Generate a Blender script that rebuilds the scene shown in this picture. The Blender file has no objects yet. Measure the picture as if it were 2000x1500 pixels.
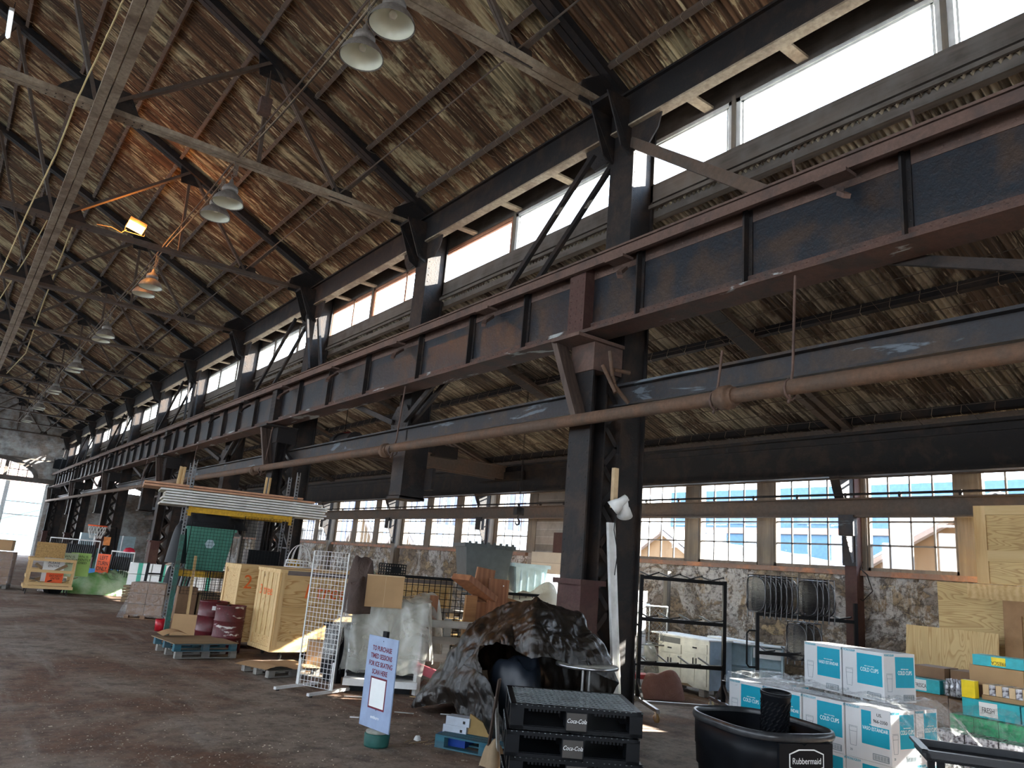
import bpy, math, random
from math import sin, cos, pi, radians, sqrt
from mathutils import Vector, Matrix
V = Vector
SC = bpy.context.scene
COL = SC.collection
random.seed(7)

# ------------------------------------------------------------------ camera
CH = 2.05                       # eye height
FPX = 1471.3                    # focal length in pixels of the 2000 px wide frame
YAW, PITCH, ROLL = .6288, .2400, -.0837
_f = V((sin(YAW)*cos(PITCH), cos(YAW)*cos(PITCH), sin(PITCH)))
_r = _f.cross(V((0, 0, 1))).normalized()
_d = -(_r.cross(_f))
CR = _r*cos(ROLL) + _d*sin(ROLL)
CD = -_r*sin(ROLL) + _d*cos(ROLL)
cam = bpy.data.cameras.new('camera')
camo = bpy.data.objects.new('camera', cam)
COL.objects.link(camo)
camo.matrix_world = Matrix(((CR.x, -CD.x, -_f.x, 0), (CR.y, -CD.y, -_f.y, 0), (CR.z, -CD.z, -_f.z, CH), (0, 0, 0, 1)))
cam.sensor_width = 36.0
cam.lens = FPX/2000*36.0
cam.clip_end = 500
SC.camera = camo

# ------------------------------------------------------------------ light
w = bpy.data.worlds.new('sky'); SC.world = w; w.use_nodes = True
wn = w.node_tree; bg = wn.nodes['Background']
tc = wn.nodes.new('ShaderNodeTexCoord'); sx = wn.nodes.new('ShaderNodeSeparateXYZ')
cr = wn.nodes.new('ShaderNodeValToRGB')
wn.links.new(tc.outputs['Generated'], sx.inputs[0]); wn.links.new(sx.outputs['Z'], cr.inputs[0])
cr.color_ramp.elements[0].color = (.86, .93, 1, 1); cr.color_ramp.elements[0].position = .0
cr.color_ramp.elements[1].color = (.50, .70, 1, 1); cr.color_ramp.elements[1].position = .9
wn.links.new(cr.outputs[0], bg.inputs['Color'])
bg.inputs['Strength'].default_value = 8.5
sl = bpy.data.lights.new('sun', 'SUN'); sl.energy = 48; sl.angle = .009; sl.color = (1, .93, .82)
so = bpy.data.objects.new('sun', sl); COL.objects.link(so)
SUNV = V((1, -.42, .478)).normalized()
so.rotation_euler = SUNV.to_track_quat('Z', 'Y').to_euler()
so.location = (40, -15, 25)
SC.view_settings.view_transform = 'Standard'
SC.view_settings.look = 'None'
SC.view_settings.gamma = 1
SC.view_settings.exposure = 0.95
SC.view_settings.use_curve_mapping = False
SC.cycles.max_bounces = 8
SC.cycles.diffuse_bounces = 5
SC.cycles.glossy_bounces = 3
SC.cycles.transmission_bounces = 4
SC.cycles.transparent_max_bounces = 14
SC.cycles.sample_clamp_indirect = 12

# ------------------------------------------------------------------ points on the ground or on a plane seen from the entrance
CP = V((0, 0, CH))
def ray(u, v): return CR*((u-1000)/FPX) + CD*((v-750)/FPX) + _f
def gz(u, v, z=0):
    d = ray(u, v); return CP + d*((z-CH)/d.z)
def gx(u, v, x):
    d = ray(u, v); return CP + d*(x/d.x)
def gy(u, v, y):
    d = ray(u, v); return CP + d*(y/d.y)

# ------------------------------------------------------------------ mesh helpers
class MB:
    def __init__(s): s.v = []; s.f = []; s.sm = []
    def add(s, vs, fs, smooth=False):
        n = len(s.v); s.v += [tuple(p) for p in vs]; s.f += [tuple(i+n for i in f) for f in fs]; s.sm += [smooth]*len(fs); return s
    def box(s, a, b, M=None):
        x0, y0, z0 = a; x1, y1, z1 = b
        vs = [V((x, y, z)) for z in (z0, z1) for x, y in ((x0, y0), (x1, y0), (x1, y1), (x0, y1))]
        if M: vs = [M @ p for p in vs]
        return s.add(vs, [(3, 2, 1, 0), (4, 5, 6, 7), (0, 1, 5, 4), (1, 2, 6, 5), (2, 3, 7, 6), (3, 0, 4, 7)])
    def cbox(s, c, d, M=None):
        return s.box([c[i]-d[i]/2 for i in range(3)], [c[i]+d[i]/2 for i in range(3)], M)
    def bar(s, p, q, w, h, up=(0, 0, 1)):
        p, q = V(p), V(q); t = (q-p).normalized(); u = V(up)
        sd = t.cross(u)
        if sd.length < 1e-4: sd = t.cross(V((0, 1, 0)))
        sd.normalize(); n = sd.cross(t)
        c = [sd*a*w/2 + n*b*h/2 for a, b in ((-1, -1), (1, -1), (1, 1), (-1, 1))]
        return s.add([p+k for k in c]+[q+k for k in c], [(3, 2, 1, 0), (4, 5, 6, 7), (0, 1, 5, 4), (1, 2, 6, 5), (2, 3, 7, 6), (3, 0, 4, 7)])
    def tube(s, pts, r, n=8, cap=True, closed=False, smooth=True):
        pts = [V(p) for p in pts]; rs = r if isinstance(r, (list, tuple)) else [r]*len(pts)
        m = len(pts); vs = []; prev = None
        for i, p in enumerate(pts):
            if closed: t = (pts[(i+1) % m]-pts[i-1]).normalized()
            else: t = (pts[min(i+1, m-1)]-pts[max(i-1, 0)]).normalized()
            if prev is None:
                a = t.cross(V((0, 0, 1)))
                if a.length < .05: a = t.cross(V((1, 0, 0)))
            else: a = prev - t*prev.dot(t)
            a.normalize(); prev = a; b = t.cross(a)
            vs += [p + (a*cos(2*pi*k/n)+b*sin(2*pi*k/n))*rs[i] for k in range(n)]
        fs = []
        for i in range(m if closed else m-1):
            j = (i+1) % m
            for k in range(n):
                fs.append((i*n+k, i*n+(k+1) % n, j*n+(k+1) % n, j*n+k))
        s.add(vs, fs, smooth)
        if cap and not closed:
            s.add(vs[:n], [tuple(range(n))[::-1]]); s.add(vs[-n:], [tuple(range(n))])
        return s
    def lathe(s, prof, c=(0, 0, 0), n=24, M=None, smooth=True, sx=1, sy=1):
        vs = []; c = V(c)
        for r, z in prof:
            vs += [c+V((r*sx*cos(2*pi*k/n), r*sy*sin(2*pi*k/n), z)) for k in range(n)]
        if M: vs = [M @ p for p in vs]
        fs = [(i*n+k, i*n+(k+1) % n, (i+1)*n+(k+1) % n, (i+1)*n+k) for i in range(len(prof)-1) for k in range(n)]
        return s.add(vs, fs, smooth)
    def prism(s, poly, n):
        """poly: 3d points of a planar outline, n: extrusion vector"""
        n = V(n); p = [V(a) for a in poly]; m = len(p)
        return s.add(p+[a+n for a in p], [tuple(range(m))[::-1], tuple(range(m, 2*m))]+[(i, (i+1) % m, m+(i+1) % m, m+i) for i in range(m)])
    def grid(s, fn, nu, nv, smooth=True):
        vs = [fn(i/nu, j/nv) for j in range(nv+1) for i in range(nu+1)]
        return s.add(vs, [(j*(nu+1)+i, j*(nu+1)+i+1, (j+1)*(nu+1)+i+1, (j+1)*(nu+1)+i) for j in range(nv) for i in range(nu)], smooth)
    def rivet(s, p, n, r=.018):
        p, n = V(p), V(n).normalized(); a = n.orthogonal().normalized(); b = n.cross(a)
        return s.add([p+(a*cos(k*pi/2.5)+b*sin(k*pi/2.5))*r for k in range(5)]+[p+n*r*.7], [(k, (k+1) % 5, 5) for k in range(5)], True)
    def done(s, name, mat, parent=None, *a, **kw):
        me = bpy.data.meshes.new(name); me.from_pydata(s.v, [], s.f)
        if any(s.sm): me.polygons.foreach_set('use_smooth', s.sm)
        me.materials.append(mat); me.update()
        return link(name, me, parent, *a, **kw)

def link(name, data, parent=None, label=None, cat=None, group=None, kind=None):
    o = bpy.data.objects.new(name, data); COL.objects.link(o)
    if parent: o.parent = parent
    return tag(o, label, cat, group, kind)
def tag(o, label=None, cat=None, group=None, kind=None):
    if label: o['label'] = label
    if cat: o['category'] = cat
    if group: o['group'] = group
    if kind: o['kind'] = kind
    return o
def thing(name, loc=(0, 0, 0), rz=0, label=None, cat=None, group=None, kind=None):
    o = link(name, None, None, label, cat, group, kind); o.location = loc; o.rotation_euler = (0, 0, rz); o.empty_display_size = .1
    return o
def dup(root, loc=None, rot=None, label=None, group=None):
    def cp(o, par):
        c = o.copy(); COL.objects.link(c)
        if par: c.parent = par
        for ch in KIDS.get(o.name, []): cp(ch, c)
        return c
    KIDS = {}
    for o in bpy.data.objects:
        if o.parent: KIDS.setdefault(o.parent.name, []).append(o)
    r = cp(root, None)
    if loc is not None: r.location = loc
    if rot is not None: r.rotation_euler = rot
    if label: r['label'] = label
    if group: r['group'] = group
    return r
def text(name, body, o, right, up, size, mat, parent, align='CENTER', ext=.0008, sx=1, shear=0, bold=0):
    c = bpy.data.curves.new(name, 'FONT'); c.body = body; c.size = size; c.align_x = align; c.align_y = 'CENTER'; c.extrude = ext; c.shear = shear; c.offset = bold
    c.space_line = .95; c.resolution_u = 3
    c.materials.append(mat)
    tmp = bpy.data.objects.new(name, c)
    me = bpy.data.meshes.new_from_object(tmp); bpy.data.objects.remove(tmp)
    if not me.materials: me.materials.append(mat)
    ob = bpy.data.objects.new(name, me); COL.objects.link(ob)
    r = V(right).normalized(); u = V(up); u = (u-r*u.dot(r)).normalized(); n = r.cross(u); o = V(o)
    ob.matrix_world = Matrix(((r.x*sx, u.x, n.x, o.x), (r.y*sx, u.y, n.y, o.y), (r.z*sx, u.z, n.z, o.z), (0, 0, 0, 1)))
    if parent: ob.parent = parent
    return ob

# ------------------------------------------------------------------ materials
MATS = {}
class NT:
    def __init__(s, name, rough=.7, metal=0, spec=.5):
        s.m = bpy.data.materials.new(name); s.m.use_nodes = True; s.t = s.m.node_tree; s.b = s.t.nodes['Principled BSDF']
        s.b.inputs['Roughness'].default_value = rough; s.b.inputs['Metallic'].default_value = metal
        s.b.inputs['Specular IOR Level'].default_value = spec*.7
        s.c = s.t.nodes.new('ShaderNodeTexCoord').outputs['Object']
        MATS[name] = s.m
    def n(s, ty, **kw):
        x = s.t.nodes.new(ty)
        for k, v in kw.items():
            if k.startswith('i_'): x.inputs[k[2:].replace('_', ' ')].default_value = v
            else: setattr(x, k, v)
        return x
    def L(s, a, b): s.t.links.new(a, b)
    def map(s, scale=(1, 1, 1), rot=(0, 0, 0), src=None):
        x = s.n('ShaderNodeMapping'); x.inputs['Scale'].default_value = scale; x.inputs['Rotation'].default_value = rot
        s.L(src or s.c, x.inputs['Vector']); return x.outputs[0]
    def noise(s, scale, detail=4, rough=.55, src=None, dist=0):
        x = s.n('ShaderNodeTexNoise'); x.inputs['Scale'].default_value = scale; x.inputs['Detail'].default_value = detail
        x.inputs['Roughness'].default_value = rough; x.inputs['Distortion'].default_value = dist
        s.L(src or s.c, x.inputs['Vector']); return x.outputs['Fac']
    def ramp(s, fac, stops, interp='LINEAR'):
        x = s.n('ShaderNodeValToRGB'); x.color_ramp.interpolation = interp; e = x.color_ramp.elements
        while len(e) < len(stops): e.new(.5)
        for k, (p, c) in zip(e, stops):
            k.position = p; k.color = (c[0], c[1], c[2], 1) if not isinstance(c, (int, float)) else (c, c, c, 1)
        s.L(fac, x.inputs[0]); return x.outputs[0]
    def mix(s, fac, a, b, mode='MIX'):
        x = s.n('ShaderNodeMix', data_type='RGBA', blend_type=mode)
        for inp, val in ((x.inputs[0], fac), (x.inputs[6], a), (x.inputs[7], b)):
            if isinstance(val, bpy.types.NodeSocket): s.L(val, inp)
            else: inp.default_value = val if isinstance(val, (int, float)) and inp == x.inputs[0] else ((*val, 1) if len(val) == 3 else val)
        return x.outputs[2]
    def math(s, op, a, b=0):
        x = s.n('ShaderNodeMath', operation=op)
        for i, val in enumerate((a, b)):
            if isinstance(val, bpy.types.NodeSocket): s.L(val, x.inputs[i])
            else: x.inputs[i].default_value = val
        return x.outputs[0]
    def color(s, c):
        if isinstance(c, bpy.types.NodeSocket): s.L(c, s.b.inputs['Base Color'])
        else: s.b.inputs['Base Color'].default_value = (*c, 1)
        return s
    def rough(s, sock): s.L(sock, s.b.inputs['Roughness']); return s
    def bump(s, h, strength=.4, dist=.02):
        x = s.n('ShaderNodeBump'); x.inputs['Strength'].default_value = strength; x.inputs['Distance'].default_value = dist
        s.L(h, x.inputs['Height']); s.L(x.outputs[0], s.b.inputs['Normal']); return s

def plain(name, c, rough=.6, metal=0, var=.18, scale=6, bump=0, spec=.5):
    """a paint, cloth, card or plastic with a little wear in it"""
    if name in MATS: return MATS[name]
    m = NT(name, rough, metal, spec)
    n = m.noise(scale, 5, .6)
    lo = [x*(1-var) for x in c]; hi = [min(1, x*(1+var*.6)) for x in c]
    m.color(m.ramp(n, [(.3, lo), (.7, hi)]))
    if bump: m.bump(m.noise(scale*5, 4), bump, .01)
    return m.m
def rusty(name, dark, rust, amount=.5, rough=.62, flake=None, metal=.25, scale=2.2):
    m = NT(name, rough, metal)
    a = m.noise(scale, 8, .65, dist=.3)
    k = m.ramp(a, [(max(0, .62-amount*.4), 0), (.75-amount*.35, 1)])
    c = m.mix(k, dark, rust)
    d = m.noise(scale*9, 5, .7)
    c = m.mix(m.ramp(d, [(.35, 0), (.75, .65)]), c, [x*.45 for x in rust])
    if flake:
        f = m.noise(scale*.8, 9, .6, src=m.map((1.4, .35, 2.2)), dist=.5)
        c = m.mix(m.ramp(f, [(.60, 0), (.63, 1)]), c, flake)
    m.color(c); m.bump(d, .5, .012)
    return m.m
def wood(name, c1, c2, along='y', rough=.7, scale=1, knots=False, weather=0):
    m = NT(name, rough)
    sc = {'x': (.6, 9, 9), 'y': (9, .6, 9), 'z': (9, 9, .6)}[along]
    src = m.map([q*scale for q in sc])
    n = m.noise(1.3, 6, .6, src=src, dist=1.2)
    w_ = m.n('ShaderNodeTexWave', wave_type='RINGS' if knots else 'BANDS', bands_direction={'x': 'Y', 'y': 'X', 'z': 'X'}[along]) if not knots else m.n('ShaderNodeTexWave', wave_type='RINGS', rings_direction={'x': 'X', 'y': 'Y', 'z': 'Z'}[along])
    w_.inputs['Scale'].default_value = .8 if knots else 1.1; w_.inputs['Distortion'].default_value = 7; w_.inputs['Detail'].default_value = 2; w_.inputs['Detail Scale'].default_value = .7
    m.L(m.map([q*scale*.35 for q in sc]), w_.inputs['Vector'])
    f = m.mix(.22, n, w_.outputs['Fac'])
    c = m.mix(m.ramp(f, [(.3, 0), (.7, 1)]), c1, c2)
    if weather:
        c = m.mix(m.ramp(m.noise(3, 5), [(.4, 0), (.7, weather)]), c, (.12, .11, .10))
    m.color(c); m.bump(f, .15, .004)
    return m.m
def glassy(name, tint=(1, 1, 1), gloss=.12, rough=.02, alpha=1.0):
    """thin sheet: see-through with a sheen"""
    m = bpy.data.materials.new(name); m.use_nodes = True; t = m.node_tree; t.nodes.clear()
    o = t.nodes.new('ShaderNodeOutputMaterial'); a = t.nodes.new('ShaderNodeBsdfTransparent'); g = t.nodes.new('ShaderNodeBsdfGlossy'); x = t.nodes.new('ShaderNodeMixShader')
    a.inputs[0].default_value = (*tint, 1); g.inputs['Roughness'].default_value = rough; x.inputs[0].default_value = gloss
    t.links.new(a.outputs[0], x.inputs[1]); t.links.new(g.outputs[0], x.inputs[2]); t.links.new(x.outputs[0], o.inputs[0])
    MATS[name] = m; return m
def film(name, c, milky, gloss=.25, rough=.2, bump=1.0, scale=9):
    """plastic sheeting, partly milky"""
    m = bpy.data.materials.new(name); m.use_nodes = True; t = m.node_tree; b = t.nodes['Principled BSDF']; o = [n for n in t.nodes if n.type == 'OUTPUT_MATERIAL'][0]
    b.inputs['Base Color'].default_value = (*c, 1); b.inputs['Roughness'].default_value = rough; b.inputs['Specular IOR Level'].default_value = .8
    tcn = t.nodes.new('ShaderNodeTexCoord'); n = t.nodes.new('ShaderNodeTexNoise'); n.inputs['Scale'].default_value = scale; n.inputs['Detail'].default_value = 6; n.inputs['Distortion'].default_value = 1.5
    t.links.new(tcn.outputs['Object'], n.inputs['Vector'])
    bp = t.nodes.new('ShaderNodeBump'); bp.inputs['Strength'].default_value = bump; bp.inputs['Distance'].default_value = .03
    t.links.new(n.outputs['Fac'], bp.inputs['Height']); t.links.new(bp.outputs[0], b.inputs['Normal'])
    tr = t.nodes.new('ShaderNodeBsdfTransparent'); x = t.nodes.new('ShaderNodeMixShader'); r = t.nodes.new('ShaderNodeValToRGB')
    e = r.color_ramp.elements; e[0].position = .35; e[0].color = (max(0, milky-.2),)*3+(1,); e[1].position = .7; e[1].color = (min(1, milky+.2),)*3+(1,)
    t.links.new(n.outputs['Fac'], r.inputs[0]); t.links.new(r.outputs[0], x.inputs[0])
    t.links.new(tr.outputs[0], x.inputs[1]); t.links.new(b.outputs[0], x.inputs[2]); t.links.new(x.outputs[0], o.inputs[0])
    MATS[name] = m; return m
def emit(name, c, s):
    m = bpy.data.materials.new(name); m.use_nodes = True; b = m.node_tree.nodes['Principled BSDF']
    b.inputs['Emission Color'].default_value = (*c, 1); b.inputs['Emission Strength'].default_value = s; b.inputs['Base Color'].default_value = (*c, 1)
    MATS[name] = m; return m

# --- building materials
steel = rusty('dark steel', (.008, .008, .010), (.036, .023, .017), .35, metal=0, rough=.7)
steel_b = rusty('blue black girder web', (.010, .015, .023), (.045, .028, .020), .38, rough=.42, scale=1.6)
steel_p = rusty('pink rust steel', (.075, .052, .046), (.125, .076, .060), .6, rough=.8, metal=0)
steel_f = rusty('rust flange with old grey paint', (.045, .035, .032), (.085, .045, .034), .6, flake=(.30, .33, .33), rough=.75, metal=0)
steel_g = rusty('flaking blue grey steel', (.028, .030, .036), (.06, .042, .032), .35, flake=(.10, .12, .14))
steel_t = rusty('tan painted steel', (.36, .295, .215), (.20, .145, .10), .4, rough=.8, metal=0, scale=1.3)
steel_w = rusty('grey brown truss steel', (.085, .07, .06), (.11, .075, .055), .5, rough=.8, metal=0, scale=1.3)
steel_r = rusty('red oxide steel', (.055, .02, .018), (.07, .034, .027), .5, rough=.7, metal=0)
pipe_m = rusty('rusty pipe', (.085, .058, .042), (.12, .068, .042), .5, rough=.8, metal=0)
timber = wood('old dark timber', (.055, .045, .038), (.11, .09, .075), 'y', weather=.7)
timber_v = wood('old grey timber post', (.10, .08, .06), (.21, .17, .13), 'z', weather=.7)
brown_t = wood('brown timber brace', (.04, .027, .022), (.075, .052, .042), 'z')
glass = glassy('window glass', (.97, .99, 1), .05, .02)

def roof_mat(name, tan, rust, dark, rust_amt):
    m = NT(name, .8, 0)
    st = m.noise(1, 4, .5, src=m.map((.30, 15, .30)), dist=.15)  # rust streaks near rib width, also painted in for the ribs' shading
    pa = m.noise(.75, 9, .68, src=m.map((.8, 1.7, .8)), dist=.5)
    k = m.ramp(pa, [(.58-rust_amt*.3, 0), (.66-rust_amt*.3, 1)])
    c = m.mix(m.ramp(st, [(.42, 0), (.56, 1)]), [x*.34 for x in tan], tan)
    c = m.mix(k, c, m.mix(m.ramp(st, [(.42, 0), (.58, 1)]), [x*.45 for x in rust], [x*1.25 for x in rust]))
    ps = m.noise(1, 5, .7, src=m.map((1.2, 22, 1.2)))  # pale streaks, likewise stand in for light along the ribs
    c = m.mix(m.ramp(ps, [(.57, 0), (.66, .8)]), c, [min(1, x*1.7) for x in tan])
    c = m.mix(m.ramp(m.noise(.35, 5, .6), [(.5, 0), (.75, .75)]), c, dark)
    m.color(c); m.bump(ps, .3, .01)
    return m.m
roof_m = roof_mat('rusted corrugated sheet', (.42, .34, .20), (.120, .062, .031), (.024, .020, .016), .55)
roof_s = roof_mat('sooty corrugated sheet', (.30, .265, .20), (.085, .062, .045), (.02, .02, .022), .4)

def floor_mat():
    m = NT('packed dirt and concrete floor', .9)
    a = m.noise(.35, 8, .6, dist=.5); b = m.noise(2.5, 8, .65); f = m.noise(28, 4, .6)
    c = m.mix(m.ramp(a, [(.42, 0), (.56, 1)]), (.160, .086, .052), (.265, .210, .162))
    c = m.mix(m.ramp(b, [(.46, 0), (.66, .7)]), c, (.060, .040, .030))
    c = m.mix(m.ramp(m.noise(1, 6, .6, src=m.map((3, .35, 1))), [(.55, 0), (.68, .6)]), c, (.28, .24, .20))
    c = m.mix(m.ramp(f, [(.60, 0), (.68, .6)]), c, (.38, .33, .27)); c = m.mix(m.ramp(m.noise(9, 6, .7), [(.50, 0), (.66, .6)]), c, (.07, .048, .036))
    m.color(c); m.bump(b, .5, .03)
    return m.m
floor_m = floor_mat()
def stone_mat():
    m = NT('old rubble stone wall', .9)
    src = m.map((1, 1.0, 1.7))
    nz = m.n('ShaderNodeTexNoise'); nz.inputs['Scale'].default_value = 2.2; nz.inputs['Detail'].default_value = 4; m.L(src, nz.inputs['Vector'])
    wv = m.mix(.40, src, nz.outputs['Color'])
    vo = m.n('ShaderNodeTexVoronoi', feature='F1'); vo.inputs['Scale'].default_value = 4.4; m.L(wv, vo.inputs['Vector'])
    ve = m.n('ShaderNodeTexVoronoi', feature='DISTANCE_TO_EDGE'); ve.inputs['Scale'].default_value = 4.4; m.L(wv, ve.inputs['Vector'])
    hs = m.n('ShaderNodeSeparateColor'); m.L(vo.outputs['Color'], hs.inputs[0])
    c = m.ramp(hs.outputs[0], [(0, (.13, .10, .075)), (.35, (.26, .19, .12)), (.6, (.20, .17, .15)), (.85, (.36, .26, .14)), (1, (.24, .22, .21))])
    c = m.mix(m.ramp(ve.outputs['Distance'], [(.0, .7), (.05, 0)]), c, (.07, .055, .045))
    wh = m.noise(.9, 10, .78, dist=.9)
    c = m.mix(m.ramp(wh, [(.48, 0), (.53, .85)]), c, (.50, .48, .46))
    c = m.mix(m.ramp(m.noise(7, 9, .8), [(.50, 0), (.60, .9)]), c, (.05, .04, .035))
    c = m.mix(m.ramp(m.noise(.5, 4, .6), [(.5, 0), (.75, .7)]), c, (.07, .055, .045))
    c = m.mix(.06, c, (.5, .46, .40))
    m.color(c); h = m.mix(.5, m.ramp(ve.outputs['Distance'], [(0, 0), (.2, 1)]), m.noise(6, 8, .7)); m.bump(h, 1, .08)
    return m.m
stone_m = stone_mat()
def brick_mat(name, c1, c2, mortar, rot, scale=1, bw=.22, bh=.075, sooty=.6, white=None):
    m = NT(name, .9)
    b = m.n('ShaderNodeTexBrick'); b.inputs['Scale'].default_value = scale; b.inputs['Brick Width'].default_value = bw; b.inputs['Row Height'].default_value = bh
    b.inputs['Mortar Size'].default_value = .008; b.inputs['Color1'].default_value = (*c1, 1); b.inputs['Color2'].default_value = (*c2, 1); b.inputs['Mortar'].default_value = (*mortar, 1)
    m.L(m.map((1, 1, 1), rot), b.inputs['Vector'])
    c = b.outputs['Color']
    if white: c = m.mix(m.ramp(m.noise(.8, 9, .7), [(.42, 0), (.62, .85)]), c, white)
    c = m.mix(m.ramp(m.noise(1.4, 7, .65), [(.45, 0), (.75, sooty)]), c, (.03, .028, .026))
    m.color(c); m.bump(b.outputs['Fac'], -.6, .01)
    return m.m
brick_far = brick_mat('sooty whitewashed brick', (.20, .15, .12), (.30, .24, .20), (.25, .24, .22), (pi/2, 0, 0), bw=.24, bh=.085, sooty=.75, white=(.44, .46, .46))
brick_r = brick_mat('old grey brick', (.17, .15, .13), (.30, .27, .24), (.36, .34, .31), (pi/2, 0, pi/2), sooty=.5)
block_r = brick_mat('concrete block', (.40, .36, .29), (.46, .41, .33), (.26, .24, .20), (pi/2, 0, pi/2), bw=.42, bh=.21, sooty=.2)

# ------------------------------------------------------------------ the building frame
BAY, Y0 = 6.295, 8.17
def KY(k): return Y0 + BAY*k
KS = range(-3, 11)
YN, YF = -12.0, 71.6
XC, XW = 8.1, 14.8        # clerestory line, outer wall line
RX = -2.9                 # ridge
def rz_main(x): return 10.12 + .49*(7.7-abs(x-RX)-RX if x >= RX else 7.7-(RX+(RX-x)))
def rz_side(x): return 7.72 - .335*(x-XC)
ORD = {-3: 'third behind the viewer', -2: 'second behind the viewer', -1: 'first overhead at right', 0: 'nearest', 1: 'second', 2: 'third', 3: 'fourth', 4: 'fifth', 5: 'sixth', 6: 'seventh', 7: 'eighth', 8: 'ninth', 9: 'tenth', 10: 'last'}

# floor and outside ground
f = MB()
f.grid(lambda a, b: V((-13.6+28.6*a, YN+(YF-YN)*b, .012*sin(a*31+b*7)*cos(b*53+a*9)-.012)), 40, 90)
f.done('floor', floor_m, kind='structure')
gnd = plain('bright frosted ground', (.42, .42, .40), .9, var=.1, scale=.5)
MB().box((15.2, -60, -.4), (120, 140, -.25)).box((-80, -80, -.4), (15.2, YN, -.25)).box((-80, 72, -.4), (15.2, 140, -.25)).box((-80, YN, -.4), (-13.6, 72, -.25)).done('ground', gnd, kind='structure')

# corrugated roofs, waves run down the slope
def corrug(x0, x1, y0, y1, zf, pitch=.092, amp=.032, step=6, laps=()):
    m = MB(); n = int((y1-y0)/pitch*step); xs = [x0+(x1-x0)*i/4 for i in range(5)]
    vs = []
    for i in range(n+1):
        y = y0+(y1-y0)*i/n; dz = amp*sin(2*pi*i/step)
        vs += [(x, y, zf(x)+dz) for x in xs]
    q = len(xs)
    m.add(vs, [(i*q+j, i*q+j+1, (i+1)*q+j+1, (i+1)*q+j) for i in range(n) for j in range(q-1)], True)
    return m
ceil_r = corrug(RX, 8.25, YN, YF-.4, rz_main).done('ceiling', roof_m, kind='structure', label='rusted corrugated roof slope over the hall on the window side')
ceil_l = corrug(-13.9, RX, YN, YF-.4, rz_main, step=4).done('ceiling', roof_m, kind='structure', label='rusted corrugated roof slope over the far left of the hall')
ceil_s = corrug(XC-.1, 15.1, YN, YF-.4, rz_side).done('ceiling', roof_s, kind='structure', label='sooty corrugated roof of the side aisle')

# purlins as parts of their roof, with the wire clips that hold the sheet
def purlin(x, zf, par, slope, mat, clip=.42, d=.13, y1=YF-.5):
    z = zf(x)-.03
    m = MB(); t = V((1, 0, -slope)).normalized(); nrm = V((slope, 0, 1)).normalized()
    c = V((x, 0, z))-nrm*d/2
    m.bar(c+V((0, YN, 0)), c+V((0, y1, 0)), .02, d, nrm)
    for s_, o_ in ((1, .5), (-1, -.5)):
        cc = c+nrm*d*o_+t*.03*1
        m.bar(cc+V((0, YN, 0)), cc+V((0, y1, 0)), .08, .014, nrm)
    p = m.done('purlin', mat, par)
    m = MB(); y = -2.0
    while y < 46:
        b = c+V((0, y, 0)); L = .10+.05*random.random()
        m.tube([b-t*.02+nrm*d*.4, b-t*.02-nrm*d*.62, b+t*(L*.4)-nrm*d*.66, b+t*(L+.06)-nrm*d*.25, b+t*(L+.12)+nrm*d*.1], .0055, 4, cap=False)
        y += clip*(.85+.3*random.random())
    m.done('wire_clip', steel_t, p, kind='stuff')
for i in range(8): purlin(7.3-1.33*i, rz_main, ceil_r, .49, steel_w)
for i in range(7): purlin(-4.2-1.45*i, rz_main, ceil_l, -.49, steel_w, 3)
for x in (8.45, 9.85, 11.2, 12.7, 14.35): purlin(x, rz_side, ceil_s, .335, steel, .5, .16)

# main trusses
def dbl(m, p, q, w, h, gap=.02, side=(0, 1, 0)):
    """two angles back to back"""
    s = V(side)*(w/4+gap/2)
    m.bar(V(p)+s, V(q)+s, w/2, h); m.bar(V(p)-s, V(q)-s, w/2, h)
def plate(m, pts, y, th=.03, riv=True, r=.02):
    m.prism([V((x, y-th/2, z)) for x, z in pts], (0, th, 0))
    if riv:
        n = len(pts); cx_ = sum(p[0] for p in pts)/n; cz_ = sum(p[1] for p in pts)/n
        for i in range(n):
            a, b = pts[i], pts[(i+1) % n]; L = sqrt((a[0]-b[0])**2+(a[1]-b[1])**2); q = max(1, int(L/.11))
            for j in range(q):
                t = (j+.5)/q; x = a[0]+(b[0]-a[0])*t; z = a[1]+(b[1]-a[1])*t
                x += (cx_-x)*.13; z += (cz_-z)*.13
                m.rivet((x, y-th/2, z), (0, -1, 0), r)
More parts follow.
